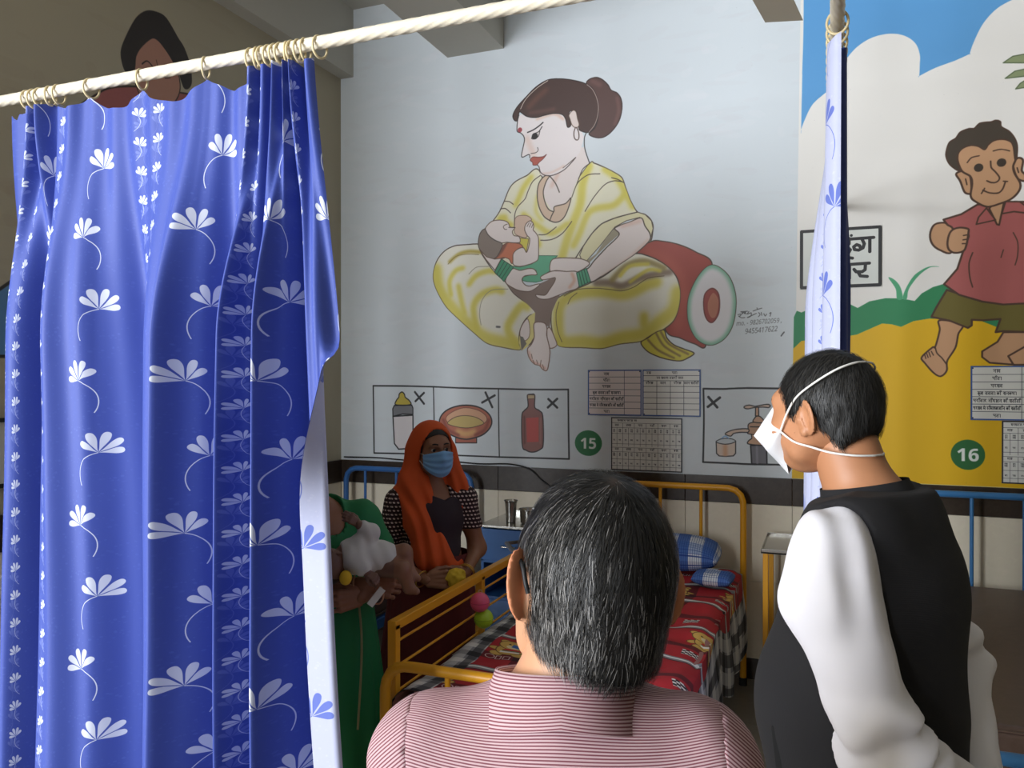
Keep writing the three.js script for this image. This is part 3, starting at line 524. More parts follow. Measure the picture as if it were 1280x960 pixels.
function flatBoard(name, x0, x1, y0, y1, tex, th, label, category, group, edge = RGB(70, 80, 96)) {
  const o = thing(name, label, category, [(x0 + x1) / 2, y0, 0.001], 0, group);
  part('backing', boxAt(-(x1 - x0) / 2, (x1 - x0) / 2, 0, y1 - y0, 0, th, 0.0008), mat(edge, 0.5), o);
  const g = new THREE.PlaneGeometry(x1 - x0 - 0.002, y1 - y0 - 0.002); g.translate(0, (y1 - y0) / 2, th + 0.0004);
  part('printed_face', g, mat(0xffffff, 0.45, { map: tex }), o); return o;
}
flatBoard('record_board', -1.276, -0.643, 1.38, 1.638, recordTex(true), 0.004, 'blue-bordered ruled record board above the number 15 chart', 'board');
flatBoard('record_board', 0.635, 1.268, 1.387, 1.648, recordTex(false), 0.004, 'grey-bordered ruled record board on the yellow painted ground', 'board');
flatBoard('wall_chart', -1.14, -0.742, 1.074, 1.371, chartTex(), 0.003, 'ruled month chart beside the green number 15 disc', 'chart');
flatBoard('wall_chart', 0.766, 1.164, 1.088, 1.386, chartTex(), 0.003, 'ruled month chart on the yellow ground, below the grey-bordered board', 'chart');
// sign: two lines of heavy hand lettering in a black frame
{
  const x0 = -0.14, x1 = 0.245, y0 = 2.048, y1 = 2.353, S = 1600, w = Math.round((x1 - x0) * S), h = Math.round((y1 - y0) * S);
  const tex = canvasTex(w, h, (x) => {
    x.fillStyle = '#e3e6df'; x.fillRect(0, 0, w, h); x.strokeStyle = '#2b2b2c'; x.lineWidth = 25; x.lineCap = x.lineJoin = 'round';
    const U = (a) => w - (608 - a) * 0.629, Vv = (b) => (b - 115) / 745 * h;     // letter strokes, laid out on the right half of the board
    const st = (...q) => { x.beginPath(); for (let i = 0; i < q.length; i += 2) i ? x.lineTo(U(q[i]), Vv(q[i + 1])) : x.moveTo(U(q[i]), Vv(q[i + 1])); x.stroke(); };
    st(-180, 268, 515, 258); st(470, 260, 470, 430); st(375, 262, 405, 330, 390, 380, 340, 405, 290, 395, 280, 360, 315, 335, 350, 350, 360, 375);
    x.fillStyle = '#2b2b2c'; x.beginPath(); x.arc(U(252), Vv(218), 11, 0, 7); x.fill();
    st(225, 268, 225, 320, 160, 322); st(160, 370, 210, 365, 240, 395, 215, 440, 160, 445); st(230, 262, 180, 215, 120, 205, 85, 235, 85, 440);
    st(20, 268, 20, 430); st(20, 340, -40, 345, -60, 390, -20, 420); st(-110, 268, -110, 430); st(-110, 262, -130, 210, -80, 190, -50, 262); st(-170, 268, -170, 430);
    st(-180, 585, 465, 572); st(420, 575, 415, 650, 380, 675, 310, 672, 285, 640); st(330, 672, 360, 725, 440, 735); st(230, 580, 230, 750); st(230, 650, 150, 650); st(235, 578, 180, 560, 180, 510, 215, 490, 265, 500);
    st(100, 580, 100, 750); st(100, 580, 80, 520, 30, 520); st(20, 580, 20, 750); st(20, 640, -60, 640, -60, 720, 10, 700); st(20, 660, 70, 640, 60, 710); st(-120, 580, -120, 750);
    x.lineWidth = 24; x.strokeRect(12, 12, w - 24, h - 24);
  });
  flatBoard('sign_board', x0, x1, y0, y1, tex, 0.006, 'black-framed sign with two heavy Hindi words behind the narrow curtain', 'sign', null, RGB(40, 40, 42));
}

// ---------- beds ----------
function endFrame(parent, name, x0, x1, z, top, bars, m, floorY = 0, R = 0.09) {
  const g = part(name, bentTube([[x0, floorY + 0.02, z], [x0, top, z], [x1, top, z], [x1, floorY + 0.02, z]], R, 0.0165), m, parent);
  for (const x of bars) part('bar', rod([x, 0.42, z], [x, top, z], 0.009, 10), m, g);
  part('cross_bar', rod([x0, 0.42, z], [x1, 0.42, z], 0.013), m, g);
  for (const x of [x0, x1]) part('foot_cap', new THREE.CylinderGeometry(0.02, 0.021, 0.04, 14).translate(x, 0.02, z), M.rubber, g);
  return g;
}
function bed(name, label, x0, x1, bars, m, headTop, footTop, zHead, zFoot) {
  const o = thing(name, label, 'bed', [(x0 + x1) / 2, 0, (zHead + zFoot) / 2], 0), w = (x1 - x0) / 2, L = (zFoot - zHead) / 2, b = bars.map((x) => x - (x0 + x1) / 2);
  endFrame(o, 'headboard', -w, w, -L, headTop, b, m); endFrame(o, 'footboard', -w, w, L, footTop, b, m);
  for (const s of [-1, 1]) part('side_bar', boxAt(s * (w - 0.035) - 0.014, s * (w - 0.035) + 0.014, 0.40, 0.45, -L, L, 0.004), m, o);
  part('bed_deck', boxAt(-w + 0.05, w - 0.05, 0.44, 0.455, -L + 0.02, L - 0.02), mat(RGB(120, 118, 112), 0.6), o);
  return o;
}
const ZH = 0.11, ZF = 2.255;
const bed15 = bed('hospital_bed', 'yellow tubular hospital bed with a side rail, under the number 15', -1.27, -0.41, [-1.056, -0.841, -0.626], M.yellow, 1.017, 0.707, ZH, ZF);
const bed14 = bed('hospital_bed', 'blue tubular hospital bed behind the women, below the bottle panel', -2.82, -1.955, [-2.68, -2.46, -2.2], M.blue, 1.03, 0.707, ZH, ZF);
const bed16 = bed('hospital_bed', 'light blue tubular hospital bed with brown mattress, under the number 16', 0.195, 1.055, [0.41, 0.626, 0.84], M.frameBlue, 1.04, 0.70, ZH, ZF);
{ // side rail of the yellow bed, square tube frame with thin rods
  const X = -0.43 - 0.012, zA = ZF - 0.06 - (ZH + ZF) / 2, zB = zA - 1.42, top = 0.818, r = 0.015;
  const bits = [boxAt(X - r, X + r, top - 2 * r, top, zB, zA, 0.003)];
  for (const z of [zA - r, zA - 0.69, zB + r]) bits.push(boxAt(X - r, X + r, 0.43, top - 0.012, z - r, z + r, 0.003));
  const rail = part('side_rail', join(bits), M.yellow, bed15);
  for (const y of [0.745, 0.665, 0.585]) part('rail_rod', rod([X, y, zA - 0.01], [X, y, zB + 0.01], 0.0045, 8), M.yellow, rail);
}
function mattress(label, x0, x1, y0, y1, z0, z1, m) {
  const o = thing('mattress', label, 'mattress', [(x0 + x1) / 2, y0, (z0 + z1) / 2]);
  const g = new RoundedBoxGeometry(x1 - x0, y1 - y0, z1 - z0, 4, 0.03); g.translate(0, (y1 - y0) / 2, 0); part('cover', metreUV(g, 0.3), m, o);
  const w = (x1 - x0) / 2, d = (z1 - z0) / 2;
  for (const y of [0.012, y1 - y0 - 0.012]) part('piping', bentTube([[0, y, d + 0.001], [w + 0.001, y, d + 0.001], [w + 0.001, y, -d - 0.001], [-w - 0.001, y, -d - 0.001], [-w - 0.001, y, d + 0.001], [0, y, d + 0.001]], 0.03, 0.004, 6), m, o);
  return o;
}
const rexine = mat(0xffffff, 0.42, { map: canvasTex(512, 512, (x, w, h) => { x.fillStyle = '#5a463c'; x.fillRect(0, 0, w, h); for (let k = 0; k < 700; k++) { const s = rr(-14, 14); x.fillStyle = `rgba(${90 + s},${70 + s},${60 + s},0.18)`; x.beginPath(); x.ellipse(rnd() * w, rnd() * h, rr(4, 40), rr(2, 18), rnd() * 3, 0, 7); x.fill(); } for (let k = 0; k < 26; k++) { x.fillStyle = `rgba(170,150,135,${rr(0.2, 0.5)})`; x.beginPath(); x.ellipse(rnd() * w, rnd() * h, rr(1, 5), rr(0.6, 1.6), rnd() * 3, 0, 7); x.fill(); } }, true) });
mattress('bare brown vinyl mattress on the light blue bed', 0.225, 1.025, 0.457, 0.625, 0.15, 1.86, rexine);
mattress('bare brown vinyl mattress on the blue bed behind the women', -2.79, -1.985, 0.457, 0.58, 0.15, 2.2, rexine);
mattress('striped mattress under the red teddy blanket', -1.24, -0.44, 0.457, 0.585, 0.15, 2.2, mat(RGB(150, 140, 150), 0.8));
// blanket: patchwork print with bears, black and white checks along the edges
{
  const W = 1024, H = 2048;        // 1.35 m across, 2.2 m along (top of the canvas at the pillow)
  const tex = canvasTex(W, H, (x) => {
    x.fillStyle = '#b3202a'; x.fillRect(0, 0, W, H);
    const px = W / 1.35, cell = 0.46 * px, colW = 0.40 * px;
    const check = (cx, cy, w, h, n) => { const s = w / n; for (let i = 0; i < n; i++) for (let j = 0; j * s < h; j++) { x.fillStyle = (i + j) % 2 ? '#1d1d20' : '#e8e4dc'; x.fillRect(cx + i * s, cy + j * s, s, Math.min(s, h - j * s)); } };
    const bear = (cx, cy, s) => {
      x.fillStyle = '#d8ae58'; x.strokeStyle = '#6a4824'; x.lineWidth = s * 0.03;
      for (const [dx, dy, rx, ry] of [[-0.32, -0.42, 0.14, 0.13], [0.32, -0.42, 0.14, 0.13], [-0.42, 0.25, 0.2, 0.13], [0.42, 0.25, 0.2, 0.13], [-0.3, 0.62, 0.2, 0.17], [0.3, 0.62, 0.2, 0.17], [0, 0.25, 0.4, 0.42], [0, -0.18, 0.42, 0.36]]) { x.beginPath(); x.ellipse(cx + dx * s, cy + dy * s, rx * s, ry * s, 0, 0, 7); x.fill(); x.stroke(); }
      x.fillStyle = '#e9d9a8'; x.beginPath(); x.ellipse(cx, cy - 0.06 * s, 0.19 * s, 0.15 * s, 0, 0, 7); x.fill();
      x.fillStyle = '#22180f'; for (const q of [-0.14, 0.14]) { x.beginPath(); x.arc(cx + q * s, cy - 0.25 * s, 0.035 * s, 0, 7); x.fill(); } x.beginPath(); x.ellipse(cx, cy - 0.11 * s, 0.06 * s, 0.04 * s, 0, 0, 7); x.fill();
      x.fillStyle = '#c9262e'; x.beginPath(); x.ellipse(cx + 0.05 * s, cy + 0.3 * s, 0.27 * s, 0.2 * s, 0, 0, 7); x.fill(); x.fillStyle = '#f0ece2'; x.fillRect(cx - 0.25 * s, cy + 0.38 * s, 0.55 * s, 0.12 * s); x.fillStyle = '#2f8f4a'; x.fillRect(cx - 0.22 * s, cy + 0.30 * s, 0.5 * s, 0.06 * s);
    };
    for (let cy = -1, r = 0; cy * cell < H; cy++, r++) for (let c = 0; c < 3; c++) {
      const X = 0.10 * px + c * colW, Y = cy * cell + 40;
      x.fillStyle = '#6d1620'; x.fillRect(X + colW * 0.72, Y, colW * 0.16, cell); x.fillRect(X, Y + cell * 0.42, colW, cell * 0.14); x.fillStyle = '#3a1018'; x.fillRect(X + colW * 0.72, Y + cell * 0.42, colW * 0.16, cell * 0.14);
      x.fillStyle = '#8c8a8c'; x.fillRect(X, Y + cell * 0.86, colW, cell * 0.1); x.fillStyle = '#eceae4'; x.fillRect(X, Y + cell * 0.885, colW, cell * 0.035); x.fillStyle = '#26262a'; x.fillRect(X, Y + cell * 0.965, colW, cell * 0.02);
      x.fillStyle = '#dfe0dc'; x.font = `bold ${Math.round(cell * 0.11)}px sans-serif`;
      check(X + colW * 0.1, Y + cell * 0.62, colW * 0.16, cell * 0.12, 5);
      x.strokeStyle = '#e2c8c0'; x.lineWidth = 3; x.beginPath(); x.arc(X + colW * 0.5, Y + cell * 0.5, 13, 0, 7); x.stroke(); x.strokeRect(X + colW * 0.56, Y + cell * 0.47, 14, 26); x.strokeRect(X + colW * 0.63, Y + cell * 0.47, 18, 26);
      bear(X + colW * (0.34 + 0.3 * ((r + c) % 2)), Y + cell * 0.22, cell * 0.30);
      x.fillStyle = '#3f6db0'; x.fillRect(X + colW * 0.62, Y + cell * 0.12, colW * 0.12, cell * 0.08);
    }
    for (const X of [0, W - 0.27 * px]) {            // plaid borders
      const w = 0.27 * px; x.fillStyle = '#8e8e90'; x.fillRect(X, 0, w, H);
      for (let k = 0; k * 70 < H; k++) { x.fillStyle = k % 2 ? '#222226' : '#e9e7e1'; x.globalAlpha = 0.85; x.fillRect(X, k * 70, w, 36); }
      for (const [a, b, col] of [[0.1, 0.2, '#e9e7e1'], [0.34, 0.2, '#222226'], [0.62, 0.2, '#e9e7e1'], [0.86, 0.12, '#222226']]) { x.fillStyle = col; x.globalAlpha = 0.55; x.fillRect(X + a * w, 0, b * w, H); } x.globalAlpha = 1;
    }
  });
  const zc = (0.14 + 2.235) / 2, o = thing('blanket', 'red blanket printed with teddy bears and black-and-white checks, on the yellow bed', 'blanket', [-0.84, 0.585, zc]);
  const half = 0.415, L = 2.06;
  const P = (u, v) => {           // u across 0..1 (left to right), v along (head to foot)
    const dropL = 0.17, dropR = 0.34 + 0.05 * Math.sin(v * 9) + 0.03 * Math.sin(v * 23), tot = dropL + 2 * half + dropR, s = u * tot;
    const z = (v - 0.5) * L; let x, y;
    const w = 0.012 * noise3(s * 5, z * 5, 3) + 0.007 * noise3(s * 13, z * 11, 8) + 0.012 * Math.max(0, Math.sin(z * 6 + s * 3 + 1)) ** 3;
    if (s < dropL) { x = -half - 0.012 - 0.01 * Math.sin(z * 14) * (dropL - s) / dropL; y = -(dropL - s); }
    else if (s < dropL + 2 * half) { x = -half + (s - dropL); y = 0.016 + w; const e = Math.min(x + half, half - x); if (e < 0.04) y -= 0.018 * (1 - e / 0.04) ** 2; }
    else { const d = s - dropL - 2 * half; x = half + 0.014 + 0.03 * sstep(0, 0.3, d) * (0.5 + 0.5 * Math.sin(z * 17 + 2 * noise3(z * 3, 0, 4))); y = -d + 0.004; }
    return V(x, y, z);
  };
  part('printed_cloth', sheet(120, 130, P, (u, v) => [u, 1 - v]), mat(0xffffff, 0.85, { map: tex }), o);
  part('cloth_underside', sheet(60, 60, (u, v) => P(u, v).add(V(u < 0.12 ? 0.002 : u > 0.75 ? -0.003 : 0, u < 0.12 || u > 0.75 ? 0 : -0.004, 0)), null), mat(RGB(170, 120, 115), 0.9), o);
}
// pillows
{
  const tex = canvasTex(512, 512, (x, w, h) => {
    x.fillStyle = '#e6eaf0'; x.fillRect(0, 0, w, h);
    for (const [a, b] of [[0, 120], [256, 120]]) { x.fillStyle = 'rgba(48,92,178,0.8)'; x.fillRect(a, 0, b, h); x.fillStyle = 'rgba(48,92,178,0.32)'; x.fillRect(0, a, w, b); }
    x.strokeStyle = 'rgba(30,60,140,0.75)'; x.lineWidth = 4; for (let k = 0; k < w; k += 22) { x.beginPath(); x.moveTo(k, 0); x.lineTo(k, h); x.moveTo(0, k); x.lineTo(w, k); x.stroke(); }
  }, true);
  const m = mat(0xffffff, 0.85, { map: tex });
  const pillow = (label, w, d, h, pos, turn, tilt) => {
    const o = thing('pillow', label, 'pillow', pos, turn);
    const face = (sgn) => sheet(36, 26, (u, v) => { const a = u * 2 - 1, b = v * 2 - 1, e = Math.pow(Math.max(0, (1 - Math.abs(a) ** 3.2) * (1 - Math.abs(b) ** 3.2)), 0.5), pin = 1 - 0.05 * (a * a * b * b); return V(a * w / 2 * pin, h / 2 + sgn * h / 2 * e + 0.004 * noise3(a * 5, b * 5, 2 + sgn) * e, b * d / 2 * pin); }, (u, v) => [u * w / 0.26, v * d / 0.26], sgn < 0);
    part('pillow_case', face(1), m, o).rotation.x = tilt; part('pillow_case', face(-1), m, o).rotation.x = tilt; return o;
  };
  pillow('blue and white checked pillow small, tucked at the corner in front of the plump one', 0.19, 0.17, 0.065, [-0.51, 0.606, 0.505], -0.06, 0);
  pillow('blue and white checked pillow, plump, on top by the yellow headboard', 0.60, 0.27, 0.165, [-0.80, 0.622, 0.285], 0.05, 0.12);
}
// toy balls hung on the rail rods
function toyBall(label, c, p, knobs) {
  const o = thing('toy_ball', label, 'ball', [p[0], p[1] - 0.037, p[2]]);
  part('shell', new THREE.SphereGeometry(0.037, 28, 20).translate(0, 0.037, 0), mat(c, 0.35), o);
  part('seam', new THREE.TorusGeometry(0.0368, 0.0012, 6, 40).rotateX(Math.PI / 2).translate(0, 0.037, 0), mat(knobs, 0.4), o);
  part('thread', new THREE.TorusGeometry(0.007, 0.0012, 6, 16).translate(0.002, 0.077, 0), mat(RGB(200, 190, 170), 0.8), o);
}
toyBall('small pink toy ball hanging on the yellow rail', RGB(236, 92, 128), [-1.232, 0.735, 1.62], RGB(200, 60, 96));
toyBall('small lime green toy ball hanging on the yellow rail', RGB(176, 214, 44), [-1.225, 0.668, 1.60], RGB(140, 176, 30));
// ---------- bedside cabinet and side table ----------
{
  const o = thing('bedside_cabinet', 'blue bedside cabinet with a steel top, between the two rear beds', 'cabinet', [-1.585, 0, 0.245]), w = 0.165, d = 0.19;
  part('body', join([boxAt(-w, -w + 0.015, 0.06, 0.785, -d, d), boxAt(w - 0.015, w, 0.06, 0.785, -d, d), boxAt(-w, w, 0.06, 0.785, -d, -d + 0.012), boxAt(-w, w, 0.06, 0.08, -d, d), boxAt(-w, w, 0.595, 0.61, -d, d), boxAt(-w, w, 0.40, 0.415, -d, d)]), M.blue, o);
  const dr = part('drawer', boxAt(-w, w, 0.61, 0.778, d - 0.01, d + 0.006, 0.003), M.blue, o); part('handle', bentTube([[-0.04, 0.69, d], [-0.04, 0.69, d + 0.026], [0.04, 0.69, d + 0.026], [0.04, 0.69, d]], 0.008, 0.004, 8), M.steel, dr);
  const door = part('door', boxAt(-w + 0.004, w - 0.004, 0.085, 0.40, d - 0.01, d + 0.006, 0.003), M.blue, o); part('handle', bentTube([[w - 0.05, 0.30, d], [w - 0.05, 0.30, d + 0.026], [w - 0.05, 0.22, d + 0.026], [w - 0.05, 0.22, d]], 0.008, 0.004, 8), M.steel, door);
  part('steel_top', join([boxAt(-w - 0.012, w + 0.012, 0.785, 0.799, -d - 0.01, d + 0.012, 0.003), boxAt(-w - 0.012, w + 0.012, 0.795, 0.822, -d - 0.01, -d, 0.002)]), M.steel, o);
  for (const [x, z] of [[-1, -1], [1, -1], [-1, 1], [1, 1]]) part('leg', rod([x * (w - 0.02), 0, z * (d - 0.02)], [x * (w - 0.02), 0.06, z * (d - 0.02)], 0.012), M.rubber, o);
}
{
  const lath = (pts) => new THREE.LatheGeometry(pts.map(([r, y]) => new THREE.Vector2(r, y)), 32);
  const o = thing('tumbler', 'flared stainless steel tumbler on the blue cabinet', 'cup', [-1.622, 0.7995, 0.32]);
  part('cup_wall', lath([[0, 0], [0.026, 0], [0.027, 0.004], [0.029, 0.05], [0.033, 0.105], [0.037, 0.118], [0.0385, 0.12], [0.036, 0.119], [0.031, 0.104], [0.027, 0.05], [0.025, 0.006], [0, 0.005]]), M.steel, o);
  part('rim', new THREE.TorusGeometry(0.0375, 0.0012, 8, 36).rotateX(Math.PI / 2).translate(0, 0.12, 0), M.steel, o);
  const p = thing('steel_pot', 'low steel pot with a rim, beside the tumbler', 'pot', [-1.515, 0.7995, 0.31]);
  part('bowl', lath([[0, 0], [0.045, 0], [0.052, 0.006], [0.054, 0.07], [0.060, 0.076], [0.060, 0.078], [0.052, 0.074], [0.050, 0.01], [0, 0.006]]), M.steel, p);
  part('rim', new THREE.TorusGeometry(0.06, 0.0015, 8, 36).rotateX(Math.PI / 2).translate(0, 0.077, 0), M.steel, p);
}
{
  const o = thing('side_table', 'yellow-legged side table with a steel tray top, behind the man in the vest', 'table', [-0.105, 0, 0.335]), w = 0.185, d = 0.215;
  part('steel_top', join([boxAt(-w, w, 0.78, 0.79, -d, d, 0.002), boxAt(-w, w, 0.78, 0.802, d - 0.004, d, 0.0015), boxAt(-w, w, 0.78, 0.802, -d, -d + 0.004, 0.0015), boxAt(-w, -w + 0.004, 0.78, 0.802, -d, d, 0.0015), boxAt(w - 0.004, w, 0.78, 0.802, -d, d, 0.0015)]), M.steel, o);
  for (const [x, z] of [[-1, -1], [1, -1], [-1, 1], [1, 1]]) part('leg', boxAt(x * (w - 0.02) - 0.012, x * (w - 0.02) + 0.012, 0, 0.78, z * (d - 0.02) - 0.012, z * (d - 0.02) + 0.012, 0.003), M.yellow, o);
  part('shelf', boxAt(-w + 0.01, w - 0.01, 0.25, 0.262, -d + 0.01, d - 0.01, 0.003), M.steel, o);
}
// cable along the top of the dark band
solo('wall_cable', tube([[-2.9, 1.085, 0.012], [-2.65, 1.088, 0.01], [-2.45, 1.082, 0.02], [-2.2, 1.087, 0.012], [-1.95, 1.078, 0.02], [-1.75, 1.083, 0.014], [-1.62, 1.058, 0.022], [-1.55, 1.0, 0.02], [-1.46, 0.95, 0.018], [-1.35, 0.935, 0.02]], 0.0045, 90, 7), M.black, 'thin black cable sagging along the top of the dark tile band', 'cable');
// switch box on the left wall
{
  const o = thing('switch_box', 'off-white electrical switch box on the shaded wall left of the curtain', 'switch', [ROOM.x0 + 0.012, 0.72, 2.28], Math.PI / 2);
  part('plate', new RoundedBoxGeometry(0.16, 0.12, 0.03, 3, 0.006).translate(0, 0.06, 0.015), M.white, o);
  for (const x of [-0.045, 0.0, 0.045]) part('rocker', new RoundedBoxGeometry(0.022, 0.04, 0.01, 2, 0.002).translate(x, 0.06, 0.032), M.white, o);
  const f = thing('notice_frame', 'small dark-framed notice on the shaded wall left of the curtain', 'frame', [ROOM.x0 + 0.004, 1.17, 2.40], Math.PI / 2);
  part('frame', join([boxAt(-0.15, 0.15, 0, 0.016, 0, 0.014), boxAt(-0.15, 0.15, 0.25, 0.266, 0, 0.014), boxAt(-0.15, -0.134, 0, 0.266, 0, 0.014), boxAt(0.134, 0.15, 0, 0.266, 0, 0.014)]), M.black, f);
  part('sheet', boxAt(-0.135, 0.135, 0.015, 0.252, 0, 0.006), mat(RGB(205, 202, 190), 0.7), f);
}
// ceiling fan
{
  const o = thing('ceiling_fan', 'beige ceiling fan with three blades, one tip showing by the blue sky', 'fan', [-0.235, 2.86, 1.975]);
  const bm = mat(RGB(196, 184, 160), 0.45);
  part('motor', new THREE.LatheGeometry([[0, -0.06], [0.07, -0.055], [0.11, -0.02], [0.115, 0.03], [0.08, 0.06], [0.03, 0.075], [0, 0.08]].map(([r, y]) => new THREE.Vector2(r, y)), 32), bm, o);
  part('down_rod', rod([0, 0.07, 0], [0, ROOM.h - 2.86 - 0.05, 0], 0.012), bm, o);
  part('canopy', new THREE.CylinderGeometry(0.02, 0.06, 0.09, 24).translate(0, ROOM.h - 2.86 - 0.05, 0), bm, o);
  for (let k = 0; k < 3; k++) {
    const b = part('blade', sheet(8, 20, (u, v) => { const r = 0.17 + v * 0.43, w = lerp(0.095, 0.135, sstep(0, 0.4, v)); const a = u - 0.5; return V(a * w, -a * 0.03, -r + 0.02 * a * v); }), bm, o); b.rotation.y = -0.14 + k * Math.PI * 2 / 3;
    const arm = part('blade_arm', boxAt(-0.02, 0.02, -0.004, 0.004, -0.22, -0.09, 0.003), bm, o); arm.rotation.y = b.rotation.y;
  }
}

// ---------- curtain rods and curtains ----------
const RODY = 2.46, RODZ = 4.4 - 1.76, RODX = 0.018;
const rodWrap = mat(RGB(232, 222, 200), 0.35);
function ropeRod(len, r) {       // pipe sheathed in a twisted plastic sleeve: shallow spiral ridges
  const N = 7, nl = Math.round(len / 0.008), g = sheet(42, nl, (u, v) => { const a = u * Math.PI * 2, s = v * len, rr_ = r * (1 + 0.055 * Math.cos(N * a - s * 2 * Math.PI * N / 0.30)); return V(Math.cos(a) * rr_, s, Math.sin(a) * rr_); }, null, true); return g;
}
{
  const a = thing('curtain_rod', 'cream spiral-wrapped curtain rod carrying the wide blue curtain', 'rod', [ROOM.x0, RODY, RODZ]);
  const L = 6.0, g = ropeRod(L, 0.0165); g.rotateZ(-Math.PI / 2); part('pipe', g, rodWrap, a);
  part('wall_flange', new THREE.CylinderGeometry(0.045, 0.045, 0.012, 24).rotateZ(Math.PI / 2).translate(0.008, 0, 0), M.steel, a);
  part('hanger', rod([L - 0.1, 0.01, 0], [L - 0.1, ROOM.h - RODY, 0], 0.006), M.steel, a);
  const b = thing('curtain_rod', 'cream spiral-wrapped curtain rod running to the wall above the narrow curtain', 'rod', [RODX, RODY, 0.002]);
  const g2 = ropeRod(RODZ - 0.06, 0.0165); g2.rotateX(Math.PI / 2); part('pipe', g2, rodWrap, b);
  part('wall_flange', new THREE.CylinderGeometry(0.045, 0.045, 0.012, 24).rotateX(Math.PI / 2).translate(0, 0, 0.006), M.steel, b);
}
// printed cloth: columns of large single blossoms between dense columns of small ones
function blossomTex(base, light, mid, speck) {
  return canvasTex(1024, 1024, (x, w, h) => {              // 0.46 m wide, 0.42 m high
    x.fillStyle = base; x.fillRect(0, 0, w, h);
    const wrapped = (fn, px, py) => { for (const dx of [-w, 0, w]) for (const dy of [-h, 0, h]) { x.save(); x.translate(px + dx, py + dy); fn(); x.restore(); } };
    for (let k = 0; k < 420; k++) { const r = rr(4, 10), a = rr(0.12, 0.35), px = rnd() * w, py = rnd() * h; wrapped(() => { x.fillStyle = speck; x.globalAlpha = a; x.beginPath(); x.ellipse(0, 0, r, r * 0.8, 0, 0, 7); x.fill(); x.globalAlpha = 1; }, px, py); }
    const bloom = (px, py, s, turn, col, alpha, tail) => wrapped(() => {
      x.rotate(turn); x.globalAlpha = alpha; x.fillStyle = col;
      for (let k = -2; k <= 2; k++) { x.save(); x.rotate(k * 0.57); const L = s * (k === 0 ? 1 : Math.abs(k) === 1 ? 0.97 : 0.8); x.beginPath(); x.moveTo(0, 0); x.bezierCurveTo(-s * 0.03, -L * 0.35, -s * 0.205, -L * 0.62, -s * 0.125, -L * 0.90); x.bezierCurveTo(-s * 0.08, -L * 1.03, s * 0.08, -L * 1.03, s * 0.125, -L * 0.90); x.bezierCurveTo(s * 0.205, -L * 0.60, s * 0.03, -L * 0.35, 0, 0); x.fill(); x.restore(); }
      x.strokeStyle = col; x.lineWidth = s * 0.035; x.beginPath(); x.moveTo(0, 0); x.bezierCurveTo(tail * s * 0.5, s * 0.4, tail * s * 0.5, s * 1.1, tail * s * 0.1, s * 1.6); x.stroke(); x.globalAlpha = 1;
    }, px, py);
    for (const [cx, sgn] of [[660, 1], [840, -1]]) for (let k = 0; k < 5; k++) bloom(cx + sgn * 26, k * h / 5 + 90, 66, -sgn * 0.5, mid, 0.6, -sgn);
    for (const [cx, sgn] of [[700, 1], [800, -1]]) for (let k = 0; k < 5; k++) bloom(cx - sgn * 44, k * h / 5 + 20, 66, sgn * 0.35, light, 0.95, sgn);
    bloom(215, 250, 152, -0.30, light, 1, 1.1); bloom(320, 250 + h / 2, 152, 0.28, light, 1, -1.1);
  }, true);
}
const clothFront = blossomTex('#3d4f9f', '#cfd3de', '#6f7bba', '#566bb8'), clothBack = blossomTex('#bcc0dc', '#6676c4', '#a4aad4', '#d2d4e6');
const curtainFront = new THREE.MeshPhysicalMaterial({ map: clothFront, roughness: 0.62, sheen: 0.35, sheenRoughness: 0.5, sheenColor: new THREE.Color(0.6, 0.65, 0.8), side: THREE.DoubleSide });
const curtainBack = mat(0xffffff, 0.8, { map: clothBack });
// rows: function (v) -> array of [x, z]; returns front and back sheets. top(i) gives the height of the upper edge.
function curtainMeshes(parent, nu, nv, rowAt, yAt, lenAt, phaseAt) {
  const pts = [];
  for (let j = 0; j <= nv; j++) { const r = rowAt(j / nv); pts.push(r.map(([x, z], i) => V(x, yAt(i / nu, j / nv), z))); }
  const mid = pts[Math.round(nv * 0.6)], arc = [0]; for (let i = 1; i <= nu; i++) arc.push(arc[i - 1] + Math.hypot(mid[i].x - mid[i - 1].x, mid[i].z - mid[i - 1].z));
  const g = sheet(nu, nv, (u, v, i, j) => pts[j][i], (u, v, i, j) => [lenAt ? (lenAt + arc[i]) / 0.46 : phaseAt(i / nu), pts[j][i].y / 0.42]);
  part('printed_cloth', g, curtainFront, parent);
  const b = g.clone(), n = g.attributes.normal, p = b.attributes.position;
  for (let k = 0; k < p.count; k++) p.setXYZ(k, p.getX(k) - n.getX(k) * 0.0016, p.getY(k), p.getZ(k) - n.getZ(k) * 0.0016);
  part('cloth_reverse', b, curtainBack, parent);
}
const ringMat = mat(RGB(222, 204, 160), 0.4);
function curtainRing(parent, x, z, along, tilt = 0) {
  const g = new THREE.TorusGeometry(0.0245, 0.0032, 8, 32); g.scale(1, 1.15, 1); if (along === 'x') g.rotateY(Math.PI / 2 + tilt); else g.rotateY(tilt);
  g.translate(x, RODY - 0.012, z); return part('ring', g, ringMat, parent);
}
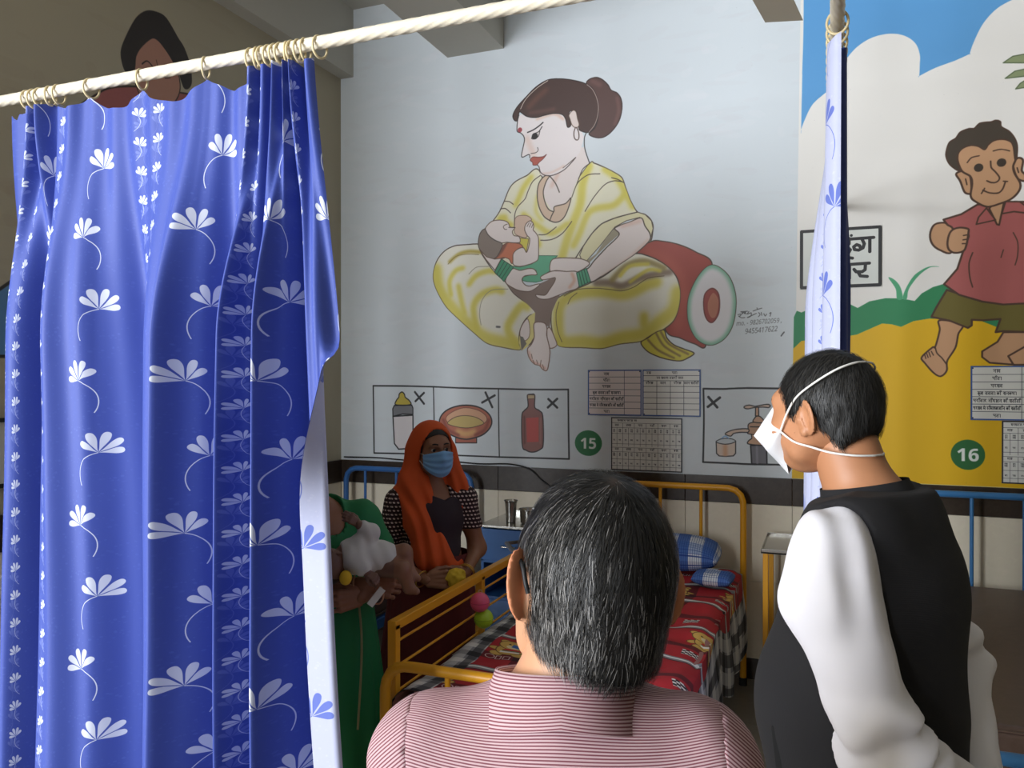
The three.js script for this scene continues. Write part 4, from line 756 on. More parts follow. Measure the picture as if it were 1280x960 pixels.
{
  const o = thing('curtain', 'wide blue curtain with white blossom print, hanging in folds from cream rings', 'curtain', [0, 0, 0]);
  // fold line: [share of cloth, x, z offset] lower down; z offset is towards the beholder when positive
  const K = [[0, -2.40, -0.035], [0.03, -2.372, 0.0], [0.07, -2.31, 0.045], [0.11, -2.255, -0.02], [0.15, -2.215, -0.045], [0.19, -2.165, 0.035], [0.23, -2.11, 0.062], [0.30, -1.99, 0.02], [0.345, -1.90, -0.035], [0.38, -1.845, -0.02], [0.41, -1.80, 0.02], [0.45, -1.725, 0.055], [0.48, -1.685, 0.065], [0.52, -1.63, 0.0], [0.56, -1.575, -0.05], [0.61, -1.53, -0.01], [0.65, -1.487, 0.06], [0.685, -1.462, 0.01], [0.715, -1.435, -0.035], [0.75, -1.40, 0.02], [0.785, -1.365, 0.058], [0.82, -1.345, 0.0], [0.85, -1.315, -0.05], [0.89, -1.265, -0.01], [0.93, -1.228, 0.045], [0.965, -1.195, 0.03], [1, -1.165, -0.005]];
  const curve = new THREE.CatmullRomCurve3(K.map(([s, x, z]) => V(x, 0, z)), false, 'catmullrom', 0.5), low = K.map(([s], i) => s);
  const at = (u) => { let i = 0; while (i < low.length - 2 && low[i + 1] < u) i++; const t = (i + (u - low[i]) / (low[i + 1] - low[i])) / (low.length - 1); return curve.getPoint(clamp(t, 0, 1)); };
  // ring stations along the cloth and along the rod
  const R = [[0, -2.385], [0.028, -2.31], [0.055, -2.285], [0.10, -2.255], [0.15, -2.215], [0.19, -2.18], [0.28, -2.046], [0.38, -1.848], [0.50, -1.613], [0.60, -1.455], [0.64, -1.435], [0.68, -1.415], [0.715, -1.395], [0.745, -1.375], [0.775, -1.357], [0.805, -1.338], [0.84, -1.32], [0.875, -1.30], [0.91, -1.28], [0.965, -1.236], [1, -1.198]];
  const topX = (u) => { let i = 0; while (i < R.length - 2 && R[i + 1][0] < u) i++; const [a, xa] = R[i], [b, xb] = R[i + 1], t = clamp((u - a) / (b - a), 0, 1); return { x: lerp(xa, xb, t), mid: 4 * t * (1 - t), gap: (b - a) * 2.1 - (xb - xa), span: xb - xa, k: i }; };
  // print repeat along the cloth: how many repeats have passed at each place of the fold line
  const PH = [[-2.40, 0.55], [-2.306, 0.74], [-2.229, 1.25], [-2.143, 1.74], [-2.012, 2.25], [-1.816, 2.74], [-1.636, 3.25], [-1.487, 3.74], [-1.35, 4.25], [-1.265, 4.74], [-1.165, 5.22]];
  const phase = (u) => { const x = at(u).x; let i = 0; while (i < PH.length - 2 && PH[i + 1][0] < x) i++; const t = clamp((x - PH[i][0]) / (PH[i + 1][0] - PH[i][0]), 0, 1); return lerp(PH[i][1], PH[i + 1][1], t); };
  const nu = 300, nv = 110, Y0 = RODY - 0.036, Y1 = 0.28;
  const rows = (v) => {
    const k = sstep(0, 0.34, v), row = [], curl = sstep(0.26, 0.62, v);
    for (let i = 0; i <= nu; i++) {
      const u = i / nu, p = at(u), q = topX(u), slack = clamp(q.gap, 0, 0.12);
      const tx = q.x, tz = (q.k % 2 ? 1 : -1) * q.mid * clamp(slack * 0.55, 0.004, 0.045) + 0.006 * Math.sin(u * 160) * (1 - k);
      let x = lerp(tx, p.x + 0.02 * (v - 0.3) * (u - 0.5), k), z = lerp(tz, p.z * (1.5 + 0.5 * v) * lerp(1, 0.55, sstep(0.85, 1, u)), k) + (0.007 * noise3(u * 9, v * 4, 2) + 0.010 * Math.sin(u * 138 + 1.5 * Math.sin(v * 3 + u * 7)) * (1 - 0.4 * v)) * k;
      x += (0.14 * v - 0.055) * sstep(0.78, 1, u);
      row.push([x, RODZ + z]);
    }
    // right hem rolls forward over itself lower down
    const n0 = Math.round(nu * 0.955), base = row[n0];
    for (let i = n0 + 1; i <= nu; i++) { const d = (i - n0) / nu * 2.0, a = curl * Math.PI * 0.96 * clamp((i - n0) / 5, 0, 1); const prev = row[i - 1], st = 2.0 / nu; const ro = row[i], bl = sstep(0.0, 0.25, curl), rc = [prev[0] + Math.cos(a) * st * lerp(0.5, 1, curl), prev[1] + Math.sin(a) * st + (i - n0 > 5 ? 0.0006 * curl : 0.0)]; row[i] = [lerp(ro[0], rc[0], bl), lerp(ro[1], rc[1], bl)]; }
    return row;
  };
  const Y = (u, v) => { const q = topX(u), sag = q.mid * clamp(q.span * 0.24, 0, 0.06) + (u < 0.012 ? 0.02 : 0) ; return lerp(Y0 - sag - 0.005 * noise3(u * 40, 0, 7), Y1, v); };
  curtainMeshes(o, nu, nv, rows, Y, 0, phase);
  for (const [u, x] of R.slice(1, -1)) curtainRing(o, x, RODZ, 'x', rr(-0.3, 0.3));
}
{
  const o = thing('curtain', 'narrow blue and pale curtain gathered edge-on above the man in the vest', 'curtain', [0, 0, 0]);
  const W = (d) => 4.4 - d;
  const K = [[0.014, 2.08], [-0.008, 2.085], [-0.034, 2.12], [-0.03, 2.15], [0.0, 2.15], [0.034, 2.16], [0.03, 2.22], [-0.02, 2.27], [-0.055, 2.32], [-0.02, 2.38], [0.02, 2.42], [-0.03, 2.48], [-0.075, 2.54], [-0.02, 2.6], [0.015, 2.66], [-0.04, 2.72], [-0.085, 2.78], [-0.02, 2.84], [0.01, 2.9], [-0.06, 2.96]];
  const lo = new THREE.CatmullRomCurve3(K.map(([x, d]) => V(x, 0, W(d))), false, 'catmullrom', 0.5), nu = 170, nv = 80, len = lo.getLength();
  const rows = (v) => { const row = []; for (let i = 0; i <= nu; i++) { const p = lo.getPointAt(i / nu), k = i / nu < 0.16 ? lerp(0.62, 1.15, v) : lerp(0.2, 1.0, sstep(0.0, 0.3, v)); row.push([RODX + p.x * k - 0.012 * v, p.z + 0.004 * noise3(i * 0.2, v * 5, 4)]); } return row; };
  curtainMeshes(o, nu, nv, rows, (u, v) => lerp(RODY - 0.045 - 0.01 * Math.abs(Math.sin(u * 40)), 0.30, v), 0.08);
  for (let k = 0; k < 14; k++) curtainRing(o, RODX, W(2.10 + k * 0.062), 'z', rr(-0.2, 0.2));
}

// ---------- bodies: distance fields of tapered bones, joined smoothly and meshed ----------
const cone = (a, b, r1, r2) => { // tapered capsule
  const [ax, ay, az] = a, bx = b[0] - ax, by = b[1] - ay, bz = b[2] - az, L2 = bx * bx + by * by + bz * bz + 1e-9;
  return (x, y, z) => { const px = x - ax, py = y - ay, pz = z - az, t = clamp((px * bx + py * by + pz * bz) / L2, 0, 1); return Math.hypot(px - bx * t, py - by * t, pz - bz * t) - (r1 + (r2 - r1) * t); };
};
const ell = (c, r, rot) => {
  const q = rot ? new THREE.Matrix4().makeRotationFromEuler(new THREE.Euler(...rot)).invert().elements : null;
  return (x, y, z) => {
    let px = x - c[0], py = y - c[1], pz = z - c[2];
    if (q) { const a = q[0] * px + q[4] * py + q[8] * pz, b = q[1] * px + q[5] * py + q[9] * pz, d = q[2] * px + q[6] * py + q[10] * pz; px = a; py = b; pz = d; }
    const k0 = Math.hypot(px / r[0], py / r[1], pz / r[2]), k1 = Math.hypot(px / (r[0] * r[0]), py / (r[1] * r[1]), pz / (r[2] * r[2])); return k1 < 1e-9 ? -Math.min(...r) : k0 * (k0 - 1) / k1;
  };
};
const smin = (a, b, k) => { const h = Math.max(k - Math.abs(a - b), 0) / k; return Math.min(a, b) - h * h * k * 0.25; };
const smax = (a, b, k) => -smin(-a, -b, k);
const blend = (list, k) => (x, y, z) => { let d = list[0](x, y, z); for (let i = 1; i < list.length; i++) d = smin(d, list[i](x, y, z), k); return d; };
function meshField(f, lo, hi, cell, uvOf, colourOf, offset = [0, 0, 0]) {
  const n = [0, 1, 2].map((k) => Math.ceil((hi[k] - lo[k]) / cell) + 1), [nx, ny, nz] = n, F = new Float32Array(nx * ny * nz), id = (i, j, k) => (k * ny + j) * nx + i;
  for (let k = 0; k < nz; k++) for (let j = 0; j < ny; j++) for (let i = 0; i < nx; i++) F[id(i, j, k)] = f(lo[0] + i * cell, lo[1] + j * cell, lo[2] + k * cell);
  const vid = new Int32Array(nx * ny * nz).fill(-1), pos = [], idx = [];
  const E = [[0, 1], [2, 3], [4, 5], [6, 7], [0, 2], [1, 3], [4, 6], [5, 7], [0, 4], [1, 5], [2, 6], [3, 7]];
  for (let k = 0; k < nz - 1; k++) for (let j = 0; j < ny - 1; j++) for (let i = 0; i < nx - 1; i++) {
    const v = []; let m = 0;
    for (let c = 0; c < 8; c++) { const d = F[id(i + (c & 1), j + ((c >> 1) & 1), k + (c >> 2))]; v.push(d); if (d < 0) m++; }
    if (m === 0 || m === 8) continue;
    let sx = 0, sy = 0, sz = 0, cnt = 0;
    for (const [a, b] of E) if ((v[a] < 0) !== (v[b] < 0)) { const t = v[a] / (v[a] - v[b]); sx += (a & 1) + ((b & 1) - (a & 1)) * t; sy += ((a >> 1) & 1) + (((b >> 1) & 1) - ((a >> 1) & 1)) * t; sz += (a >> 2) + ((b >> 2) - (a >> 2)) * t; cnt++; }
    vid[id(i, j, k)] = pos.length / 3; pos.push(lo[0] + (i + sx / cnt) * cell, lo[1] + (j + sy / cnt) * cell, lo[2] + (k + sz / cnt) * cell);
  }
  for (let k = 1; k < nz - 1; k++) for (let j = 1; j < ny - 1; j++) for (let i = 1; i < nx - 1; i++) {
    const a = F[id(i, j, k)] < 0;
    const quad = (p, q, r, s, flip) => { if (flip) idx.push(p, r, q, p, s, r); else idx.push(p, q, r, p, r, s); };
    if (a !== F[id(i + 1, j, k)] < 0) quad(vid[id(i, j - 1, k - 1)], vid[id(i, j, k - 1)], vid[id(i, j, k)], vid[id(i, j - 1, k)], !a);
    if (a !== F[id(i, j + 1, k)] < 0) quad(vid[id(i - 1, j, k - 1)], vid[id(i - 1, j, k)], vid[id(i, j, k)], vid[id(i, j, k - 1)], !a);
    if (a !== F[id(i, j, k + 1)] < 0) quad(vid[id(i - 1, j - 1, k)], vid[id(i, j - 1, k)], vid[id(i, j, k)], vid[id(i - 1, j, k)], !a);
  }
  const nor = [], uv = [], col = [], e = cell * 0.25, N = pos.length / 3;
  for (let q = 0; q < N; q++) {
    let x = pos[3 * q], y = pos[3 * q + 1], z = pos[3 * q + 2], gx, gy, gz, g;
    for (let it = 0; it < 2; it++) {
      gx = f(x + e, y, z) - f(x - e, y, z); gy = f(x, y + e, z) - f(x, y - e, z); gz = f(x, y, z + e) - f(x, y, z - e); g = Math.hypot(gx, gy, gz) || 1;
      if (it === 0) { const d = clamp(f(x, y, z) / (g / (2 * e)), -cell, cell); x -= d * gx / g; y -= d * gy / g; z -= d * gz / g; }
    }
    pos[3 * q] = x + offset[0]; pos[3 * q + 1] = y + offset[1]; pos[3 * q + 2] = z + offset[2]; nor.push(gx / g, gy / g, gz / g);
    const t = uvOf ? uvOf(x, y, z, gx / g, gy / g, gz / g) : [x, y]; uv.push(t[0], t[1]);
    if (colourOf) { const c = colourOf(x, y, z); col.push(c.r, c.g, c.b); }
  }
  const geo = new THREE.BufferGeometry(); geo.setAttribute('position', new THREE.Float32BufferAttribute(pos, 3)); geo.setAttribute('normal', new THREE.Float32BufferAttribute(nor, 3)); geo.setAttribute('uv', new THREE.Float32BufferAttribute(uv, 2)); if (colourOf) geo.setAttribute('color', new THREE.Float32BufferAttribute(col, 3));
  geo.setIndex(idx); return geo;
}
// a hand: palm of four metacarpals, four jointed fingers and a thumb off the side; d fingers, n back of the hand, s thumb side
function handBones(w, d, n, s, size = 1, curl = [0.5, 0.6, 0.5], thumbOut = 0.6) {
  const at = (o, a, b, c) => [o[0] + (d[0] * a + n[0] * b + s[0] * c) * size, o[1] + (d[1] * a + n[1] * b + s[1] * c) * size, o[2] + (d[2] * a + n[2] * b + s[2] * c) * size], L = [[0.040, 0.024, 0.020], [0.044, 0.028, 0.021], [0.041, 0.026, 0.020], [0.032, 0.019, 0.018]], out = [];
  for (let k = 0; k < 4; k++) {
    const off = 0.030 - k * 0.020, kn = at(w, 0.085 - Math.abs(k - 1) * 0.005, 0, off); out.push(cone(at(w, 0.005, 0, off * 0.6), kn, 0.013 * size, 0.0115 * size));
    let p = kn, ang = 0, r = 0.0092 - (k === 3 ? 0.0012 : 0); const spread = (1.2 - k) * 0.06;
    for (let j = 0; j < 3; j++) { ang += curl[j] * (1 + 0.08 * k); const q = at(p, Math.cos(ang) * L[k][j], -Math.sin(ang) * L[k][j], spread * L[k][j]); out.push(cone(p, q, r * size, (r - 0.0009) * size)); r -= 0.0009; p = q; }
  }
  const b = at(w, 0.02, -0.004, 0.028), m = at(b, 0.03 * (1 - 0.3 * thumbOut), -0.012, 0.03 * thumbOut), e = at(m, 0.032, -0.01 - 0.01 * curl[0], 0.010 * thumbOut), tip = at(e, 0.024, -0.012 * curl[0], -0.002);
  out.push(cone(b, m, 0.0155 * size, 0.0115 * size), cone(m, e, 0.0112 * size, 0.0098 * size), cone(e, tip, 0.0096 * size, 0.0078 * size));
  return out;
}
const nrm = (a) => { const l = Math.hypot(...a); return a.map((v) => v / l); };
const cross = (a, b) => [a[1] * b[2] - a[2] * b[1], a[2] * b[0] - a[0] * b[2], a[0] * b[1] - a[1] * b[0]];
function handMesh(w, d, back, side, size, curl, thumbOut, col) {
  d = nrm(d); let s = nrm(cross(d, back)); const n = nrm(cross(s, d)); s = s.map((v) => v * side);
  const f = blend(handBones(w, d, n, s, size, curl, thumbOut), 0.006), c = [w[0] + d[0] * 0.08 * size, w[1] + d[1] * 0.08 * size, w[2] + d[2] * 0.08 * size], R = 0.13 * size;
  return meshField(f, c.map((v) => v - R), c.map((v) => v + R), 0.0042, null, col);
}
// head field in its own frame: centre between the ears, face towards +z
function headField(o = {}) {
  const w = o.width ?? 1, parts = [ell([0, 0.022, -0.012], [0.074 * w, 0.096, 0.096]), ell([0, -0.03, 0.022], [0.060 * w, 0.085, 0.068]), ell([0, -0.085, 0.050], [0.028 * w, 0.026, 0.028]), ell([0.036 * w, -0.028, 0.056], [0.028, 0.03, 0.028]), ell([-0.036 * w, -0.028, 0.056], [0.028, 0.03, 0.028]), cone([-0.036 * w, 0.026, 0.073], [0.036 * w, 0.026, 0.073], 0.013, 0.013), cone([0.05 * w, -0.02, -0.01], [0.046 * w, -0.07, 0.02], 0.022, 0.018), cone([-0.05 * w, -0.02, -0.01], [-0.046 * w, -0.07, 0.02], 0.022, 0.018)];
  const base = blend(parts, 0.030), nose = blend([cone([0, 0.015, 0.086], [0, -0.028, 0.104], 0.0085, 0.0125), ell([0.011, -0.032, 0.094], [0.009, 0.008, 0.010]), ell([-0.011, -0.032, 0.094], [0.009, 0.008, 0.010])], 0.008);
  const lips = blend([ell([0, -0.058, 0.083], [0.024, 0.0065, 0.011]), ell([0, -0.068, 0.081], [0.021, 0.007, 0.011])], 0.004);
  const E = o.ear ?? 1, ear = (sg) => { const c = [sg * (0.079 + (o.earOut ?? 0) * 0.006) * w, -0.004, -0.016], rot = [0.1, sg * (-0.55 - 0.45 * (o.earOut ?? 0)), sg * -0.12], disc = ell(c, [0.0052, 0.034 * E, 0.021 * E], rot), bowl = ell([c[0] + sg * 0.0055, c[1] + 0.001, c[2] + 0.003], [0.0058, 0.022, 0.0125], rot), tragus = ell([sg * 0.0755 * w, -0.010, 0.004], [0.006, 0.007, 0.005]), root = ell([sg * 0.070 * w, -0.006, -0.008], [0.012, 0.024, 0.014]), lobe = ell([sg * 0.078 * w, -0.032 * E, -0.008], [0.006, 0.009, 0.008]); return (x, y, z) => smin(smin(smin(smax(smin(disc(x, y, z), root(x, y, z), 0.008), -bowl(x, y, z), 0.003), lobe(x, y, z), 0.006), tragus(x, y, z), 0.004), 9, 0.001); };
  const eL = ear(1), eR = ear(-1), sock = [ell([0.031 * w, 0.006, 0.097], [0.019, 0.012, 0.017]), ell([-0.031 * w, 0.006, 0.097], [0.019, 0.012, 0.017])], lids = [ell([0.031 * w, 0.005, 0.0705], [0.0165, 0.0145, 0.0155]), ell([-0.031 * w, 0.005, 0.0705], [0.0165, 0.0145, 0.0155])], slit = [ell([0.031 * w, 0.005, 0.088], [0.0145, o.eyeOpen ?? 0.006, 0.014]), ell([-0.031 * w, 0.005, 0.088], [0.0145, o.eyeOpen ?? 0.006, 0.014])];
  return (x, y, z) => {
    let d = base(x, y, z);
    if (z > 0.03) { d = smin(d, nose(x, y, z), 0.012); d = smin(d, lips(x, y, z), 0.006); for (const s of sock) d = smax(d, -s(x, y, z), 0.014); for (const s of lids) d = smin(d, s(x, y, z), 0.004); for (const s of slit) d = smax(d, -s(x, y, z), 0.002); }
    if (x > 0.045) d = smin(d, eL(x, y, z), 0.006); else if (x < -0.045) d = smin(d, eR(x, y, z), 0.006);
    return d;
  };
}
const frameOf = (pos, yaw = 0, pitch = 0, roll = 0, s = 1) => new THREE.Matrix4().compose(V(...pos), new THREE.Quaternion().setFromEuler(new THREE.Euler(pitch, yaw, roll, 'YXZ')), V(s, s, s));
// hair: cap field plus thin combed strands, coloured strand by strand
function strands(cap, count, flow, length, width, colourAt, lift = 0.35) {
  const p = cap.attributes.position, n = cap.attributes.normal, N = p.count, pos = [], nor = [], col = [], idx = [];
  for (let q = 0; q < count; q++) {
    const i = Math.floor(rnd() * N); let P = V(p.getX(i), p.getY(i), p.getZ(i)); const nn = V(n.getX(i), n.getY(i), n.getZ(i)); P.add(V(rr(-1, 1), rr(-1, 1), rr(-1, 1)).multiplyScalar(0.002));
    const dir = flow(P, nn); if (!dir) continue; dir.addScaledVector(nn, -dir.dot(nn)).normalize(); const L = length * rr(0.6, 1.25), side = V().crossVectors(dir, nn).normalize(), c = colourAt(P), S = 3, b = pos.length / 3;
    dir.addScaledVector(side, rr(-0.22, 0.22)).normalize();
    for (let k = 0; k <= S; k++) { const t = k / S, out = lift * L * (t * 0.55 - t * t * 0.62), w = width * (k === S ? 0.25 : 1) * 0.5; const X = P.clone().addScaledVector(dir, L * t).addScaledVector(nn, 0.0012 + out - 0.5 * (L * t) ** 2 / 0.095); for (const sg of [-1, 1]) { pos.push(X.x + side.x * w * sg, X.y + side.y * w * sg, X.z + side.z * w * sg); nor.push(nn.x, nn.y, nn.z); col.push(c.r, c.g, c.b); } if (k < S) { const o = b + 2 * k; idx.push(o, o + 1, o + 2, o + 1, o + 3, o + 2); } }
  }
  const g = new THREE.BufferGeometry(); g.setAttribute('position', new THREE.Float32BufferAttribute(pos, 3)); g.setAttribute('normal', new THREE.Float32BufferAttribute(nor, 3)); g.setAttribute('uv', new THREE.Float32BufferAttribute(new Float32Array(pos.length / 3 * 2), 2)); g.setAttribute('color', new THREE.Float32BufferAttribute(col, 3)); g.setIndex(idx); return g;
}
const LC = (r, g, b) => { const c = RGB(r, g, b); return { r: c.r, g: c.g, b: c.b }; };
const mergeBody = (list) => mergeGeometries(list.map((g) => { const q = g.index ? g.toNonIndexed() : g; for (const k of Object.keys(q.attributes)) if (!['position', 'normal', 'uv', 'color'].includes(k)) q.deleteAttribute(k); return q; }));
const skinMat = () => new THREE.MeshPhysicalMaterial({ vertexColors: true, roughness: 0.5, sheen: 0.15, sheenRoughness: 0.5, side: THREE.DoubleSide, bumpMap: plasterBump, bumpScale: 0.0004 });
const hairMat = new THREE.MeshStandardMaterial({ vertexColors: true, roughness: 0.55, side: THREE.DoubleSide });
// limbs and trunk from joints
function trunk(J, grow = 0) { return [ell(J.chest, J.chestR.map((r) => r + grow)), ell(J.belly, J.bellyR.map((r) => r + grow)), ell(J.pelvis, J.pelvisR.map((r) => r + grow)), cone(J.shL, J.shR, J.shr + grow, J.shr + grow), cone(J.neck, J.trapL, J.trapr + grow, J.trapr * 0.9 + grow), cone(J.neck, J.trapR, J.trapr + grow, J.trapr * 0.9 + grow)]; }
function arm(J, s, grow = 0, k = 1) { const a = J['sh' + s], b = J['el' + s], c = J['wr' + s]; return [cone(a, b, 0.050 * k + grow, 0.040 * k + grow), cone(b, c, 0.039 * k + grow, 0.026 * k + grow)]; }
function legs(J, grow = 0) { const o = []; for (const s of ['L', 'R']) o.push(cone(J['hip' + s], J['kn' + s], 0.078 + grow, 0.052 + grow), cone(J['kn' + s], J['an' + s], 0.050 + grow, 0.034 + grow)); return o; }
function feet(J) { const o = []; for (const s of ['L', 'R']) o.push(cone(J['an' + s], J['toe' + s], 0.036, 0.026), cone([J['an' + s][0], 0.036, J['an' + s][2] - 0.025], J['toe' + s], 0.034, 0.026)); return o; }
function rotated(geo, m4) { geo.applyMatrix4(m4); return geo; }
function headGeo(field, m4, colourOf, cell = 0.0038) { return rotated(meshField(field, [-0.105, -0.135, -0.125], [0.105, 0.135, 0.125], cell, null, colourOf), m4); }
// eyes: ball with iris, as parts
function eyes(parent, m4, w, look, irisCol) {
  for (const sg of [1, -1]) {
    const c = V(sg * 0.031 * w, 0.005, 0.0715), e = part('eye', rotated(new THREE.SphereGeometry(0.0135, 20, 16).translate(c.x, c.y, c.z), m4), mat(RGB(196, 184, 174), 0.3), parent, 'white of the eye');
    const ir = new THREE.SphereGeometry(0.0140, 20, 12, 0, Math.PI * 2, 0, 0.58); ir.rotateX(Math.PI / 2); ir.rotateY(look); ir.translate(c.x, c.y, c.z); part('iris', rotated(ir, m4), mat(irisCol, 0.15), e, 'dark brown iris');
    const br = tube([[sg * 0.013 * w, 0.0290, 0.0915], [sg * 0.030 * w, 0.0325, 0.0905], [sg * 0.049 * w, 0.0265, 0.0800]], 0.0034, 10, 6); br.scale(1, 1, 1); part('eyebrow', rotated(br, m4), mat(RGB(26, 20, 18), 0.8), parent);
  }
}

// ---------- man seen from behind, striped shirt ----------
{
  const o = thing('person', 'person with greying hair and finely striped pink shirt, seen from behind', 'person', [-0.258, 0, 3.600], Math.PI + 0.283);
  const J = { neck: [0, 1.225, -0.012], chest: [0, 1.075, 0], chestR: [0.138, 0.15, 0.105], belly: [0, 0.90, 0.025], bellyR: [0.145, 0.16, 0.125], pelvis: [0, 0.75, 0], pelvisR: [0.15, 0.11, 0.115], shL: [0.136, 1.172, -0.005], shR: [-0.136, 1.172, -0.005], shr: 0.046, trapL: [0.12, 1.193, -0.012], trapR: [-0.12, 1.193, -0.012], trapr: 0.047, elL: [0.172, 0.93, -0.03], elR: [-0.172, 0.93, -0.03], wrL: [0.185, 0.75, 0.11], wrR: [-0.185, 0.75, 0.11], hipL: [0.08, 0.72, 0], hipR: [-0.08, 0.72, 0], knL: [0.09, 0.40, 0.02], knR: [-0.09, 0.40, 0.02], anL: [0.09, 0.075, -0.02], anR: [-0.09, 0.075, -0.02], toeL: [0.1, 0.028, 0.14], toeR: [-0.1, 0.028, 0.14] };
  const H = frameOf([-0.026, 1.366, 0.012], 0.36, 0.03, 0.13, 0.97), tone = LC(196, 146, 112), earTone = LC(206, 134, 96), col = () => tone;
  const body = meshField(blend([...trunk(J), ...arm(J, 'L'), ...arm(J, 'R'), ...legs(J), ...feet(J), cone([0, 1.20, -0.012], [-0.02, 1.335, 0.0], 0.056, 0.053)], 0.04), [-0.3, -0.02, -0.2], [0.3, 1.40, 0.25], 0.013, null, col);
  const head = headGeo(headField({ ear: 1.10, earOut: 0.75 }), H, (x, y, z) => (Math.abs(x) > 0.078 && z < 0.03 ? earTone : tone), 0.0034);
  part('body', mergeBody([body, head, handMesh(J.wrL, [-0.05, -0.9, 0.45], [0.9, 0, 0.1], 1, 1, [0.35, 0.4, 0.3], 0.5, col), handMesh(J.wrR, [0.05, -0.9, 0.45], [-0.9, 0, 0.1], -1, 1, [0.35, 0.4, 0.3], 0.5, col)]), skinMat(), o);
  eyes(o, H, 1, 0, RGB(40, 26, 18));
  // hair
  const skull = ell([0, 0.020, -0.014], [0.0805, 0.1005, 0.1005]), nape = ell([0, -0.055, -0.045], [0.063, 0.070, 0.062]);
  const hairF = (x, y, z) => { let d = smin(skull(x, y, z), nape(x, y, z), 0.03); d += 0.0016 * noise3(x * 90, y * 30, z * 90); const ear = Math.hypot((Math.abs(x) - 0.088) / 0.03, (y + 0.008) / 0.043, (z + 0.004) / 0.030) - 1; d = smax(d, -ear * 0.03, 0.008); d = smax(d, z - (0.052 + 0.35 * (y - 0.02)), 0.012); return smax(d, -(y + 0.080 - 0.20 * Math.abs(x)), 0.008); };
  const capCol = (x, y, z) => { const w = Math.hypot(x - 0.0, (y - 0.088) * 1.1, z + 0.052), s = sstep(0.035, 0.012, w + 0.012 * noise3(x * 60, y * 60, z * 60)); return { r: lerp(0.012, 0.075, s), g: lerp(0.0105, 0.045, s), b: lerp(0.0095, 0.030, s) }; };
  const cap = rotated(meshField(hairF, [-0.11, -0.14, -0.13], [0.11, 0.13, 0.10], 0.0042, null, capCol), H.clone());
  const Hi = H.clone().invert(), whorl = V(0.008, 0.1, -0.05);
  const flow = (P) => { const q = P.clone().applyMatrix4(Hi), d = q.clone().sub(whorl), l = d.length(); if (l < 0.012 && rnd() < 0.6) return null; d.normalize(); const sw = V(-d.z, 0, d.x).multiplyScalar(0.7 * Math.exp(-l * 22)); d.add(sw); d.add(V(0.25 * Math.sign(q.x), -0.5 - 2 * l, -0.25)); return d.transformDirection(H); };
  const hc = (P) => { const q = P.clone().applyMatrix4(Hi), low = sstep(0.05, -0.06, q.y), side = sstep(0.01, 0.065, q.x) * 0.75 + sstep(-0.03, -0.075, q.x) * 0.25, g = rnd() < 0.05 + 0.34 * low * (0.35 + side) + 0.16 * side ? rr(0.07, 0.27) : rr(0.004, 0.016); return { r: g, g: g * 0.95, b: g * 0.92 }; };
  const hair = part('hair', mergeBody([cap, strands(cap, 26000, flow, 0.022, 0.00052, hc)]), hairMat, o, 'short dark hair streaked with grey');
  // shirt
  const stripe = canvasTex(32, 64, (x, w, h) => { x.fillStyle = '#c0a2a6'; x.fillRect(0, 0, w, h); x.fillStyle = '#74404a'; for (let k = 0; k < 4; k++) x.fillRect(0, k * 16 + 4, w, 7); }, true);
  const shirtM = new THREE.MeshStandardMaterial({ map: stripe, roughness: 0.82, side: THREE.DoubleSide }), PER = 0.0148;
  const wr = (x, y, z) => 0.0032 * noise3(x * 14, y * 20, z * 14 + 3) + 0.0042 * Math.max(0, noise3(x * 9 + y * 8, y * 6 - x * 7, z * 6)) + 0.0025 * Math.sin(y * 60 + x * 40 * Math.sign(x)) * sstep(0.08, 0.16, Math.abs(x)) * sstep(1.0, 1.15, y);
  const T = blend(trunk(J, 0.011), 0.045), AL = blend(arm(J, 'L', 0.013).slice(0, 1), 0.02), AR = blend(arm(J, 'R', 0.013).slice(0, 1), 0.02);
  const neckHole = cone([0, 1.21, -0.010], [0, 1.40, 0.0], 0.060, 0.066);
  const shirtF = (x, y, z) => { let d = smin(T(x, y, z), smin(AL(x, y, z), AR(x, y, z), 0.02), 0.03) + wr(x, y, z); d = smax(d, Math.abs(x) - 0.158 + (1.19 - y) * 0.10, 0.006); d = smax(d, -neckHole(x, y, z), 0.006); return smax(d, 0.70 - y, 0.01); };
  part('shirt', meshField(shirtF, [-0.23, 0.66, -0.17], [0.23, 1.32, 0.19], 0.0075, (x, y, z) => [x / 0.02, (y + 0.95 * z - 1.2 * x * x) / PER]), shirtM, o, 'pink shirt with fine maroon stripes');
  for (const [s, F, sg] of [['L', AL, 1], ['R', AR, -1]]) {
    const f = (x, y, z) => { let d = smin(F(x, y, z), T(x, y, z), 0.03) - 0.0012 + wr(x, y, z); d = smax(d, -(Math.abs(x) - 0.150 + (1.19 - y) * 0.10), 0.006); return smax(d, 0.955 - y, 0.006); };
    part('sleeve', meshField(f, sg > 0 ? [0.1, 0.9, -0.12] : [-0.29, 0.9, -0.12], sg > 0 ? [0.29, 1.27, 0.1] : [-0.1, 1.27, 0.1], 0.0075, (x, y, z) => [x / 0.02, (y * 0.80 + sg * x * 0.66 + 0.4 * z) / PER]), shirtM, o);
    part('sleeve_seam', tube([[sg * 0.155, 1.205, 0.05], [sg * 0.158, 1.231, 0.0], [sg * 0.156, 1.215, -0.043], [sg * 0.150, 1.15, -0.078], [sg * 0.144, 1.09, -0.09]], 0.0016, 24, 6), mat(RGB(170, 118, 124), 0.85), o);
  }
